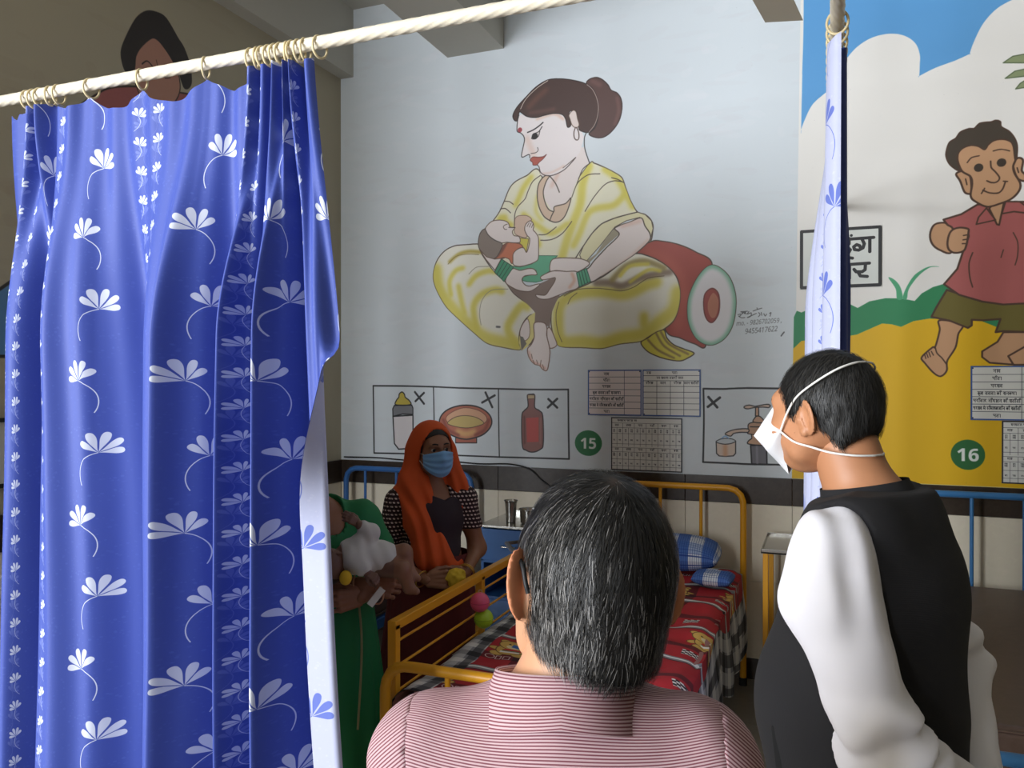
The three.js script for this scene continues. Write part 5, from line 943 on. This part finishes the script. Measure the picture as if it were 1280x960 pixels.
  part('collar', sheet(64, 10, (u, v) => { const a = u * Math.PI * 2 + Math.PI / 2, open = Math.cos(a - Math.PI / 2) , k = v < 0.35 ? v / 0.35 : 1, q = v < 0.35 ? 0 : (v - 0.35) / 0.65; const r = 0.063 + (v < 0.35 ? 0 : 0.005 + q * 0.019), back = -Math.sin(a); const y = 1.232 + (v < 0.35 ? k * 0.05 : 0.05 - q * (0.046 + 0.012 * Math.abs(Math.cos(a)))) + 0.010 * back; return V(Math.cos(a) * r * 1.03, y - 0.008 * Math.sin(a), -0.012 + Math.sin(a) * r * 1.0 + (y - 1.23) * 0.12); }, (u, v) => [u * 20, v * 0.10 / PER]), shirtM, o, 'folded shirt collar');
  // trousers, shoes
  const TR = blend([...legs(J, 0.016), ell([0, 0.74, 0], [0.165, 0.10, 0.13])], 0.03);
  part('trousers', meshField((x, y, z) => smax(smax(TR(x, y, z), 0.075 - y, 0.005), y - 0.80, 0.005), [-0.22, 0.04, -0.18], [0.22, 0.84, 0.18], 0.013), mat(RGB(58, 56, 60), 0.85), o);
  part('shoes', meshField((x, y, z) => smax(blend(feet(J), 0.02)(x, y, z) - 0.006, 0.004 - y, 0.003), [-0.17, -0.01, -0.12], [0.17, 0.12, 0.2], 0.008), mat(RGB(30, 26, 24), 0.4), o);
  // spectacle temple hooked behind each ear
  for (const sg of [1, -1]) part('spectacle_temple', rotated(tube([[sg * 0.074, 0.022, 0.085], [sg * 0.0835, 0.024, 0.03], [sg * 0.0850, 0.018, -0.020], [sg * 0.082, 0.000, -0.032], [sg * 0.0785, -0.010, -0.034]], 0.0026, 28, 7), H), M.black, o);
  part('spectacle_front', rotated(tube([[0.074, 0.022, 0.085], [0.06, 0.022, 0.098], [0.035, 0.024, 0.106], [0, 0.018, 0.108], [-0.035, 0.024, 0.106], [-0.06, 0.022, 0.098], [-0.074, 0.022, 0.085]], 0.0022, 40, 7), H), M.black, o);
}
// ---------- man in profile, black waistcoat, white shirt, folded mask ----------
{
  const o = thing('person', 'person in a black waistcoat and white shirt wearing a folded white mask', 'person', [0.080, 0, 2.851], -1.803);
  const J = { neck: [0, 1.350, -0.005], chest: [0, 1.20, 0.005], chestR: [0.168, 0.165, 0.125], belly: [0, 1.00, 0.03], bellyR: [0.160, 0.18, 0.150], pelvis: [0, 0.84, 0.01], pelvisR: [0.165, 0.12, 0.130], shL: [0.185, 1.300, 0.035], shR: [-0.185, 1.300, 0.02], shr: 0.043, trapL: [0.12, 1.325, 0.01], trapR: [-0.12, 1.325, 0.01], trapr: 0.046, elL: [0.245, 1.035, -0.055], elR: [-0.255, 1.035, -0.10], wrL: [0.045, 0.895, -0.165], wrR: [-0.045, 0.875, -0.150], hipL: [0.09, 0.80, 0.0], hipR: [-0.09, 0.80, 0], knL: [0.095, 0.45, 0.02], knR: [-0.095, 0.45, 0.02], anL: [0.10, 0.075, -0.02], anR: [-0.10, 0.075, -0.02], toeL: [0.11, 0.028, 0.15], toeR: [-0.11, 0.028, 0.15] };
  const H = frameOf([0, 1.518, 0.092], -0.30, 0.0, 0, 0.93), tone = LC(184, 128, 92), col = () => tone;
  const body = meshField(blend([...trunk(J), ...arm(J, 'L'), ...arm(J, 'R'), ...legs(J), ...feet(J), cone([0, 1.32, 0.01], [0, 1.455, 0.052], 0.062, 0.057)], 0.04), [-0.34, -0.02, -0.25], [0.34, 1.52, 0.25], 0.013, null, col);
  part('body', mergeBody([body, headGeo(headField({ eyeOpen: 0.0055 }), H, col, 0.0034), handMesh(J.wrL, [-0.75, -0.45, -0.3], [0.1, 0.2, -1], -1, 1, [0.7, 0.8, 0.6], 0.6, col), handMesh(J.wrR, [0.5, -0.8, -0.3], [0.1, 0.1, -1], 1, 1, [0.5, 0.6, 0.5], 0.5, col)]), skinMat(), o);
  eyes(o, H, 1, 0.1, RGB(36, 22, 16));
  const skull = ell([0, 0.024, -0.016], [0.0805, 0.1015, 0.1015]), nape = ell([0, -0.045, -0.055], [0.060, 0.062, 0.052]);
  const hairF = (x, y, z) => { let d = smin(skull(x, y, z), nape(x, y, z), 0.03) + 0.0014 * noise3(x * 90, y * 60, z * 90); const ear = Math.hypot((Math.abs(x) - 0.09) / 0.034, (y + 0.012) / 0.036, (z + 0.008) / 0.026) - 1; d = smax(d, -ear * 0.03, 0.006); d = smax(d, z - (y > 0.05 ? 0.068 + 0.1 * (y - 0.05) : 0.068 - 1.35 * (0.05 - y)) - (Math.abs(x) < 0.05 ? 0.012 : 0), 0.008); d = smax(d, -(y + 0.075 + 0.9 * (z + 0.05)), 0.012); const sb = Math.max(Math.abs(z - 0.026) - 0.013, Math.abs(y - 0.0) - 0.034, skull(x, y, z)); return smin(d, sb, 0.006); };
  const cap = rotated(meshField(hairF, [-0.11, -0.14, -0.14], [0.11, 0.14, 0.12], 0.0042, null, () => ({ r: 0.010, g: 0.009, b: 0.0085 })), H);
  const Hi = H.clone().invert(), flow = (P) => { const q = P.clone().applyMatrix4(Hi), d = q.clone().sub(V(0, 0.1, -0.06)).normalize(); d.add(V(0, -0.7, q.z > 0.02 && q.y > 0.06 ? 1.2 : -0.3)); return d.transformDirection(H); };
  part('hair', mergeBody([cap, strands(cap, 11000, flow, 0.017, 0.0008, () => { const g = rr(0.006, 0.028); return { r: g, g: g * 0.95, b: g * 0.9 }; }, 0.45)]), hairMat, o, 'short black hair');
  // mask: two folded panels each side meeting in a point
  const maskM = mat(RGB(240, 240, 243), 0.75), N = V(0, 0.012, 0.112), TP = V(0, -0.052, 0.160), C = V(0, -0.126, 0.076);
  const L = (sg) => V(sg * 0.075, -0.034, 0.046);
  const panel = (a, b, c, bulge, dir) => sheet(14, 14, (u, v) => { const p = a.clone().lerp(b, u), q = c, w = v; const r = p.lerp(q, w); return r.addScaledVector(dir, bulge * Math.sin(Math.PI * u) * Math.sin(Math.PI * Math.min(1, w * 1.0)) ); }, null);
  const mg = [];
  for (const sg of [1, -1]) { mg.push(panel(N, TP, L(sg), 0.016, V(sg, 0.3, 0.3)), panel(TP, C, L(sg), 0.022, V(sg, -0.25, 0.2))); }
  part('mask', rotated(join(mg), H), maskM, o, 'white flat-fold mask coming to a point');
  const strapM = mat(RGB(238, 236, 232), 0.7);
  for (const sg of [1, -1]) {
    part('mask_strap', rotated(tube([[sg * 0.075, -0.034, 0.046], [sg * 0.080, 0.002, 0.028], [sg * 0.0835, 0.034, 0.005], [sg * 0.084, 0.060, -0.030], [sg * 0.070, 0.085, -0.066], [sg * 0.035, 0.098, -0.082], [0, 0.101, -0.085]], 0.0021, 44, 7), H), strapM, o);
    part('mask_strap', rotated(tube([[sg * 0.075, -0.034, 0.046], [sg * 0.075, -0.052, 0.016], [sg * 0.073, -0.060, -0.018], [sg * 0.070, -0.068, -0.056], [sg * 0.052, -0.072, -0.092], [sg * 0.02, -0.073, -0.110], [0, -0.073, -0.112]], 0.0021, 44, 7), H), strapM, o);
  }
  // waistcoat
  const VJ = { ...J, shL: [0.105, 1.312, 0.02], shR: [-0.105, 1.312, 0.02], trapL: [0.115, 1.335, 0.012], trapR: [-0.115, 1.335, 0.012] }, T = blend(trunk(VJ, 0.027), 0.06), hole = (s) => cone([J['sh' + s][0] * 1.13, J['sh' + s][1] + 0.03, J['sh' + s][2]], [J['sh' + s][0] * 1.22, 1.18, J['sh' + s][2] + 0.005], 0.066, 0.070), hL = hole('L'), hR = hole('R');
  const vestF = (x, y, z) => { let d = T(x, y, z) + 0.004 * noise3(x * 7, y * 5, z * 7); d = smax(d, -Math.min(hL(x, y, z), hR(x, y, z)), 0.008); d = smax(d, y - 1.392 + 0.35 * Math.max(0, z - 0.02), 0.006); d = smax(d, -cone([0, 1.3, 0.0], [0, 1.5, 0.065], 0.062, 0.062)(x, y, z), 0.005); return smax(d, 0.77 - y, 0.006); };
  const vestM = mat(RGB(25, 24, 27), 0.92, { bumpMap: weaveBump, bumpScale: 0.0003 });
  part('waistcoat', meshField(vestF, [-0.27, 0.74, -0.2], [0.27, 1.44, 0.23], 0.0085, (x, y, z) => [(x + z) / 0.03, y / 0.03]), vestM, o, 'plain black sleeveless waistcoat');
  part('waistcoat_collar', sheet(56, 6, (u, v) => { const a = u * Math.PI * 2 + Math.PI / 2, back = -Math.sin(a), y = 1.352 + 0.014 * back + v * 0.046 - (v > 0.8 ? 0.002 : 0); return V(Math.cos(a) * (0.084 - v * 0.010), y, 0.012 + Math.sin(a) * (0.086 - v * 0.009) + (y - 1.36) * 0.3); }), vestM, o);
  part('pocket_welt', new RoundedBoxGeometry(0.008, 0.09, 0.014, 2, 0.003).rotateX(0.12).translate(0.150, 0.945, 0.128), mat(RGB(10, 10, 12), 0.9), o);
  // white shirt sleeves
  const shirtM = mat(RGB(240, 238, 246), 0.8);
  for (const [s, sg] of [['L', 1], ['R', -1]]) {
    const a = J['sh' + s], b = J['el' + s], c = J['wr' + s], F = blend([cone([a[0] - sg * 0.045, a[1] + 0.004, a[2]], [a[0] + sg * 0.018, a[1] - 0.07, a[2] - 0.004], 0.060, 0.069), cone([a[0] + sg * 0.018, a[1] - 0.07, a[2] - 0.004], b, 0.069, 0.054), cone(b, c, 0.055, 0.043), cone([sg * 0.09, 1.312, 0.018], [a[0], a[1], a[2]], 0.066, 0.066)], 0.03);
    const f = (x, y, z) => { const q = y * 34 + noise3(x * 9, y * 9, z * 9) * 2.6, near = sstep(0.16, 0.03, Math.hypot(x - b[0], y - b[1], z - b[2])); return smax(F(x, y, z) + 0.006 * noise3(x * 16, y * 5, z * 16) + 0.009 * near * Math.sin(q * 2.2 + x * 30) + 0.003 * Math.sin(x * 60 + z * 90) * sstep(1.16, 1.3, y), -(sg * x - 0.05 + (y > 1.1 ? 0.075 : 0.3)), 0.004); };
    const lo = [0, 1, 2].map((k) => Math.min(a[k], b[k], c[k]) - 0.10), hi = [0, 1, 2].map((k) => Math.max(a[k], b[k], c[k]) + 0.10);
    part('sleeve', meshField(f, lo, hi, 0.0085), shirtM, o, 'long white shirt sleeve');
    const d = V(...c).sub(V(...b)).normalize(); part('cuff', rotated(new THREE.CylinderGeometry(0.040, 0.043, 0.055, 28, 1, true), new THREE.Matrix4().compose(V(...c).addScaledVector(d, -0.01), new THREE.Quaternion().setFromUnitVectors(V(0, -1, 0), d), V(1, 1, 1))), shirtM, o);
  }
  const TR = blend([...legs(J, 0.018), ell([0, 0.82, 0.005], [0.175, 0.10, 0.14])], 0.03);
  part('trousers', meshField((x, y, z) => smax(smax(TR(x, y, z), 0.075 - y, 0.005), y - 0.86, 0.005), [-0.24, 0.04, -0.2], [0.24, 0.9, 0.2], 0.013), mat(RGB(52, 50, 58), 0.85), o);
  part('shoes', meshField((x, y, z) => smax(blend(feet(J), 0.02)(x, y, z) - 0.006, 0.004 - y, 0.003), [-0.18, -0.01, -0.12], [0.18, 0.12, 0.22], 0.008), mat(RGB(26, 22, 20), 0.35), o);
}
// ---------- women beside the bed ----------
function skirt(y0, y1, r0, r1, folds, amp, c = [0, 0]) {
  return sheet(120, 40, (u, v) => { const a = u * Math.PI * 2, k = lerp(r0, r1, Math.pow(v, 0.8)) + amp * v * Math.sin(folds * a + 2 * Math.sin(a * 2)) ; return V(c[0] + Math.cos(a) * k, lerp(y0, y1, v), c[1] + Math.sin(a) * k * 0.82); }, (u, v) => [u * 4, v * 2], true);
}
const sariJoints = (k) => ({ neck: [0, 1.115 * k, -0.01], chest: [0, 1.0 * k, 0.0], chestR: [0.125, 0.13, 0.10], belly: [0, 0.85 * k, 0.01], bellyR: [0.12, 0.14, 0.105], pelvis: [0, 0.73 * k, 0], pelvisR: [0.145, 0.11, 0.12], shL: [0.138, 1.075 * k, 0], shR: [-0.138, 1.075 * k, 0], shr: 0.040, trapL: [0.11, 1.09 * k, -0.005], trapR: [-0.11, 1.09 * k, -0.005], trapr: 0.038, hipL: [0.07, 0.70 * k, 0], hipR: [-0.07, 0.70 * k, 0], knL: [0.08, 0.38, 0.02], knR: [-0.08, 0.38, 0.02], anL: [0.08, 0.07, -0.02], anR: [-0.08, 0.07, -0.02], toeL: [0.09, 0.026, 0.11], toeR: [-0.09, 0.026, 0.11] });
function bangles(parent, c, d, r, n, m) { for (let k = 0; k < n; k++) { const g = new THREE.TorusGeometry(r, 0.0032, 8, 30); g.applyQuaternion(new THREE.Quaternion().setFromUnitVectors(V(0, 0, 1), V(...d).normalize())); g.translate(c[0] + d[0] * k * 0.009, c[1] + d[1] * k * 0.009, c[2] + d[2] * k * 0.009); part('bangle', g, m, parent); } }
function surgicalMask(parent, H, m) {
  const face = (a, y) => { const e = (y + 0.03) / 0.125; return 0.094 * Math.sqrt(Math.max(0.2, 1 - e * e * 0.75)); };
  part('mask', rotated(sheet(40, 26, (u, v) => { const a = (u - 0.5) * 2.25, y = lerp(0.006 - 0.020 * Math.abs(u - 0.5) * 2, -0.114 + 0.045 * (Math.abs(u - 0.5) * 2) ** 2, v), c = Math.cos(a), r = face(a, y); const nose = 0.016 * Math.exp(-(a * a) / 0.10) * Math.exp(-((y + 0.025) ** 2) / 0.0012); return V(Math.sin(a) * (r + 0.006) * 0.80, y, 0.014 + c * (r + 0.009) + nose + 0.0022 * Math.sin(v * 24)); }), H), m, parent, 'pale blue pleated surgical mask');
  for (const sg of [1, -1]) for (const y of [-0.014, -0.066]) part('mask_loop', rotated(tube([[sg * 0.066, y, 0.055], [sg * 0.074, y * 0.6 - 0.002, 0.02], [sg * 0.082, -0.002 + y * 0.25, -0.02]], 0.0012, 14, 5), H), M.white, parent);
}
const bareFeet = (J) => blend(feet(J), 0.02);
{
  const o = thing('person', 'person in an orange veil and blue surgical mask standing at the yellow rail', 'person', [-1.544, 0, 1.41], 0.66);
  const J = { ...sariJoints(1), elL: [0.195, 0.865, 0.0], elR: [-0.20, 0.855, 0.01], wrL: [0.105, 0.800, 0.165], wrR: [-0.055, 0.790, 0.190] };
  const H = frameOf([0, 1.292, 0.015], 0.22, 0.03, 0.03, 0.93), tone = LC(146, 98, 70), col = () => tone;
  const body = meshField(blend([...trunk(J), ...arm(J, 'L', -0.006), ...arm(J, 'R', -0.006), ...legs(J, -0.01), ...feet(J), cone([0, 1.09, -0.01], [0, 1.25, 0.008], 0.045, 0.044)], 0.035), [-0.28, -0.02, -0.2], [0.28, 1.3, 0.25], 0.012, null, col);
  part('body', mergeBody([body, headGeo(headField({ eyeOpen: 0.0068, width: 0.97 }), H, col), handMesh(J.wrL, [-0.75, -0.1, 0.45], [0.35, 0.35, 0.85], 1, 0.92, [0.8, 0.9, 0.6], 0.5, col), handMesh(J.wrR, [0.85, 0.05, 0.25], [-0.15, 0.3, 0.95], -1, 0.92, [0.6, 0.7, 0.5], 0.6, col)]), skinMat(), o);
  eyes(o, H, 0.97, 0.15, RGB(30, 18, 14));
  const skull = ell([0, 0.020, -0.012], [0.080, 0.1005, 0.100]);
  part('hair', rotated(meshField((x, y, z) => { let d = skull(x, y, z); d = smax(d, Math.min(0.070 - 7 * x * x - y, z - 0.040), 0.006); return smax(d, -0.07 - y, 0.01); }, [-0.1, -0.11, -0.13], [0.1, 0.14, 0.11], 0.005, null, (x) => (Math.abs(x) < 0.002 ? LC(90, 60, 44) : LC(20, 16, 15))), H), hairMat, o, 'black hair parted in the middle');
  surgicalMask(o, H, mat(RGB(128, 178, 222), 0.75));
  // spotted blouse
  const spots = canvasTex(256, 256, (x, w, h) => { x.fillStyle = '#2a1216'; x.fillRect(0, 0, w, h); x.fillStyle = '#d8c4ba'; for (let j = 0; j < 8; j++) for (let i = 0; i < 8; i++) { x.beginPath(); x.ellipse(i * 32 + (j % 2) * 16 + 8, j * 32 + 16, 11, 7, 0.3, 0, 7); x.fill(); } }, true);
  const bT = blend([...trunk(J, 0.008).slice(0, 2), ...trunk(J, 0.008).slice(3), cone(J.shL, [0.165, 0.965, 0], 0.054, 0.050), cone(J.shR, [-0.188, 0.91, 0.0], 0.056, 0.052)], 0.03);
  part('blouse', meshField((x, y, z) => smax(smax(smax(bT(x, y, z) + 0.003 * noise3(x * 16, y * 16, z * 16), 0.84 - y, 0.006), x > 0.1 ? 0.955 - y : -1, 0.006), -cone([0, 1.04, 0.07], [0, 1.3, 0.0], 0.07, 0.05)(x, y, z), 0.006), [-0.29, 0.8, -0.16], [0.26, 1.18, 0.16], 0.0085, (x, y, z, nx) => [(Math.abs(nx) > 0.6 ? z : x) / 0.13, y / 0.13]), mat(0xffffff, 0.85, { map: spots }), o, 'dark maroon blouse with pale spots');
  // veil: over the head, down both sides, a broad fold across the chest
  const hv = new THREE.Matrix4().copy(H).invert().elements, inH = (x, y, z) => [hv[0] * x + hv[4] * y + hv[8] * z + hv[12], hv[1] * x + hv[5] * y + hv[9] * z + hv[13], hv[2] * x + hv[6] * y + hv[10] * z + hv[14]];
  const shell = ell([0, 0.018, -0.022], [0.096, 0.112, 0.112]), fall = blend([cone([-0.070, 1.28, -0.01], [-0.095, 1.135, 0.01], 0.040, 0.046), cone([-0.095, 1.135, 0.01], [-0.075, 1.00, 0.085], 0.048, 0.050), cone([-0.075, 1.00, 0.085], [-0.02, 0.87, 0.09], 0.056, 0.066), cone([-0.02, 0.87, 0.09], [0.035, 0.80, 0.075], 0.070, 0.080), cone([0.072, 1.28, -0.02], [0.105, 1.14, -0.015], 0.036, 0.040), cone([0.105, 1.14, -0.015], [0.128, 1.06, 0.02], 0.042, 0.034), cone([0, 1.24, -0.08], [0, 0.95, -0.10], 0.07, 0.10), cone([-0.09, 1.12, -0.04], [0.09, 1.12, -0.04], 0.05, 0.05), cone([0, 1.20, -0.03], [-0.05, 1.09, 0.03], 0.05, 0.055)], 0.05);
  const veilF = (x, y, z) => {
    const [a, b, c] = inH(x, y, z); let d = smin(shell(a, b, c), fall(x, y, z), 0.04);
    d += 0.0075 * Math.sin(x * 105 + y * 30 + 3 * noise3(x * 6, y * 5, z * 6)) * sstep(1.26, 1.10, y) + 0.002 * noise3(x * 30, y * 12, z * 30);
    const face = Math.hypot(a / 0.074, (b + 0.016) / 0.108, Math.max(0, 0.016 - c) / 0.03) - 1; d = smax(d, -face * 0.06, 0.008);
    return smax(d, -cone([0.03, 1.17, 0.06], [0.095, 0.99, 0.17], 0.05, 0.085)(x, y, z), 0.015);
  };
  part('veil', meshField(veilF, [-0.2, 0.68, -0.24], [0.25, 1.44, 0.22], 0.0085), mat(RGB(214, 84, 26), 0.8), o, 'orange veil draped over head and chest');
  part('choli_front', meshField((x, y, z) => smax(smax(bT(x, y, z) - 0.005, ell([0.03, 0.98, 0.10], [0.105, 0.16, 0.10])(x, y, z), 0.004), y - 1.085 - 0.4 * Math.abs(x - 0.04), 0.004), [-0.1, 0.80, -0.02], [0.17, 1.16, 0.2], 0.006), mat(RGB(44, 30, 40), 0.8), o);
  part('sari_skirt', skirt(0.86, 0.03, 0.155, 0.25, 17, 0.012), mat(RGB(96, 30, 30), 0.85), o, 'dark red sari skirt');
  bangles(o, [0.112, 0.803, 0.152], nrm([-0.5, -0.25, 0.75]), 0.035, 2, mat(RGB(196, 152, 70), 0.3, { metalness: 0.6 }));
  bangles(o, [-0.075, 0.793, 0.178], nrm([0.6, -0.25, 0.7]), 0.033, 1, mat(RGB(196, 152, 70), 0.3, { metalness: 0.6 }));
  const ws = o.localToWorld(V(0.045, 0.79, 0.23));
  const c = thing('cloth', 'crumpled yellow cloth held in the hands of the person in orange', 'cloth', [0, 0, 0]); c.position.copy(o.position); c.rotation.copy(o.rotation);
  part('crumpled_cloth', meshField((x, y, z) => ell([0.055, 0.800, 0.225], [0.040, 0.036, 0.022], [0, 0, 0.5])(x, y, z) + 0.008 * noise3(x * 70, y * 70, z * 70), [-0.01, 0.74, 0.17], [0.12, 0.86, 0.28], 0.004), mat(RGB(226, 190, 50), 0.8), c);
}
const GREEN = mat(RGB(22, 118, 66), 0.7);
{
  const o = thing('person', 'person in a green sari holding a baby, half behind the blue curtain', 'person', [-1.665, 0, 2.00], 0.72);
  const J = { ...sariJoints(1), elL: [0.235, 0.865, 0.03], elR: [-0.20, 0.87, 0.03], wrL: [0.090, 0.855, 0.225], wrR: [0.120, 0.895, 0.215] };
  const H = frameOf([-0.085, 1.268, 0.03], -0.35, 0.25, 0.22, 0.93), tone = LC(146, 96, 70), col = () => tone;
  const body = meshField(blend([...trunk(J), ...arm(J, 'L', -0.003), ...arm(J, 'R', -0.003), ...legs(J, -0.01), ...feet(J), cone([-0.01, 1.09, -0.01], [-0.075, 1.23, 0.018], 0.045, 0.044)], 0.03), [-0.3, -0.02, -0.2], [0.3, 1.3, 0.3], 0.011, null, col);
  part('body', mergeBody([body, headGeo(headField({ width: 0.97 }), H, col, 0.0045), handMesh(J.wrL, [-0.9, 0.0, 0.25], [0.25, 0.1, 0.95], 1, 0.95, [0.25, 0.35, 0.3], 0.5, col), handMesh(J.wrR, [0.9, -0.25, -0.1], [0.1, 0.1, 0.95], -1, 0.95, [0.4, 0.5, 0.3], 0.5, col)]), skinMat(), o);
  eyes(o, H, 0.97, 0, RGB(30, 18, 14));
  const skull = ell([0, 0.020, -0.012], [0.080, 0.1005, 0.100]);
  part('hair', rotated(meshField((x, y, z) => { let d = smin(skull(x, y, z), ell([0, -0.01, -0.12], [0.045, 0.045, 0.035])(x, y, z), 0.02); d = smax(d, z - 0.05 - 0.2 * (y - 0.06), 0.008); return smax(d, -0.08 - y, 0.01); }, [-0.1, -0.12, -0.17], [0.1, 0.14, 0.11], 0.006, null, () => LC(20, 16, 15)), H), hairMat, o, 'black hair tied in a bun');
  const bT = blend([...trunk(J, 0.014), cone(J.shL, [0.185, 0.965, 0.015], 0.062, 0.058), cone(J.shR, [-0.175, 0.965, 0.015], 0.060, 0.056)], 0.035);
  part('sari_drape', meshField((x, y, z) => smax(smax(bT(x, y, z) + 0.006 * Math.sin(x * 46 - y * 30 + 2 * noise3(x * 8, y * 8, z * 8)) * (z > 0 ? 1 : 0.4), 0.74 - y, 0.006), -cone([0, 1.08, 0.06], [0, 1.3, 0.0], 0.06, 0.05)(x, y, z), 0.006), [-0.26, 0.7, -0.18], [0.26, 1.18, 0.18], 0.009), GREEN, o);
  const sk = part('sari_skirt', skirt(0.88, 0.03, 0.150, 0.25, 15, 0.013), GREEN, o, 'green sari skirt');
  part('gold_border', tube([[0.10, 0.80, 0.125], [0.105, 0.7, 0.145], [0.10, 0.58, 0.165], [0.085, 0.4, 0.19]], 0.004, 30, 6), mat(RGB(150, 140, 96), 0.6), o);
  bangles(o, [0.145, 0.858, 0.20], nrm([-0.75, -0.02, 0.5]), 0.036, 1, mat(RGB(206, 150, 120), 0.35)); bangles(o, [0.08, 0.893, 0.195], nrm([0.85, 0.05, 0.4]), 0.036, 1, mat(RGB(170, 120, 80), 0.35));
  part('wrist_tape', boxAt(-0.012, 0.012, -0.034, 0.034, -0.002, 0.002, 0.001).rotateZ(-0.7).translate(0.135, 0.862, 0.262), M.white, o, 'white tape strip on the hand');
}
{ // baby lying across the arms, head towards the curtain
  const o = thing('person', 'baby in white lying in the arms of the person in green', 'person', [-1.598, 0.90, 1.949], 0.72);
  const tone = LC(112, 78, 64), legTone = LC(136, 92, 68), col = (x) => (x > 0.10 ? legTone : tone);
  const hd = [-0.105, 0.072, 0.245];
  const body = blend([ell(hd, [0.058, 0.056, 0.060]), ell([hd[0] + 0.004, hd[1] + 0.028, hd[2] + 0.022], [0.04, 0.036, 0.038]), cone([-0.075, 0.09, 0.235], [-0.02, 0.10, 0.235], 0.028, 0.055), cone([-0.02, 0.10, 0.235], [0.075, 0.085, 0.235], 0.056, 0.055), cone([0.075, 0.075, 0.22], [0.145, 0.10, 0.245], 0.038, 0.030), cone([0.145, 0.10, 0.245], [0.165, 0.03, 0.26], 0.027, 0.019), cone([0.075, 0.06, 0.25], [0.130, 0.055, 0.29], 0.036, 0.029), cone([0.130, 0.055, 0.29], [0.155, -0.01, 0.285], 0.026, 0.019), cone([0.165, 0.03, 0.26], [0.185, 0.018, 0.278], 0.017, 0.012), cone([0.155, -0.01, 0.285], [0.175, -0.018, 0.305], 0.017, 0.012), cone([-0.01, 0.13, 0.245], [0.035, 0.175, 0.245], 0.026, 0.021), cone([0.035, 0.175, 0.245], [-0.005, 0.205, 0.255], 0.021, 0.015), cone([-0.03, 0.10, 0.275], [0.01, 0.06, 0.305], 0.024, 0.016)], 0.014);
  const small = handMesh([-0.007, 0.206, 0.255], [-0.75, 0.6, 0.1], [0.1, 0.3, 0.9], 1, 0.40, [0.35, 0.4, 0.3], 0.6, () => tone), small2 = handMesh([0.012, 0.058, 0.306], [0.7, -0.5, 0.4], [0.1, 0.5, 0.8], 1, 0.40, [0.6, 0.6, 0.4], 0.6, () => tone);
  const faceBits = meshField(blend([ell([hd[0] + 0.006, hd[1] + 0.058, hd[2] + 0.046], [0.007, 0.008, 0.008]), ell([hd[0] + 0.03, hd[1] + 0.05, hd[2] + 0.045], [0.010, 0.005, 0.006]), ell([hd[0] - 0.05, hd[1] - 0.005, hd[2] + 0.02], [0.006, 0.012, 0.009])], 0.006), [hd[0] - 0.08, hd[1] - 0.03, hd[2]], [hd[0] + 0.06, hd[1] + 0.09, hd[2] + 0.08], 0.004, null, () => tone);
  part('body', mergeBody([meshField(body, [-0.2, -0.06, 0.13], [0.23, 0.25, 0.34], 0.0055, null, col), small, small2, faceBits]), skinMat(), o);
  part('hair', meshField((x, y, z) => smax(ell(hd, [0.061, 0.059, 0.063])(x, y, z), Math.min((y - hd[1] - 0.012) * 0.8 + (z - hd[2]) * 0.5 + (x - hd[0]) * 0.6, 1), 0.008), [-0.2, 0, 0.15], [0, 0.17, 0.32], 0.005, null, () => LC(44, 34, 34)), hairMat, o, 'fine dark baby hair');
  const suit = blend([cone([-0.045, 0.097, 0.235], [-0.01, 0.10, 0.235], 0.050, 0.058), cone([-0.01, 0.10, 0.235], [0.075, 0.085, 0.235], 0.059, 0.058), cone([-0.01, 0.13, 0.245], [0.035, 0.175, 0.245], 0.031, 0.026), cone([0.035, 0.175, 0.245], [0.01, 0.195, 0.252], 0.026, 0.022), cone([-0.03, 0.10, 0.275], [0.0, 0.07, 0.298], 0.033, 0.026)], 0.02);
  part('white_garment', meshField((x, y, z) => smax(suit(x, y, z) + 0.0012 * Math.sin(x * 150 + 40 * y + 2 * noise3(x * 20, y * 20, z * 20)), -0.062 - x, 0.005), [-0.1, 0.0, 0.13], [0.17, 0.24, 0.36], 0.0055), mat(RGB(206, 202, 196), 0.85), o, 'white cotton baby garment');
  part('yellow_bootee', meshField((x, y, z) => ell([-0.055, 0.045, 0.300], [0.02, 0.024, 0.018])(x, y, z), [-0.09, 0.0, 0.26], [-0.02, 0.09, 0.34], 0.004), mat(RGB(224, 180, 40), 0.8), o, 'small yellow knitted knob');
}

renderer.render(scene, camera);
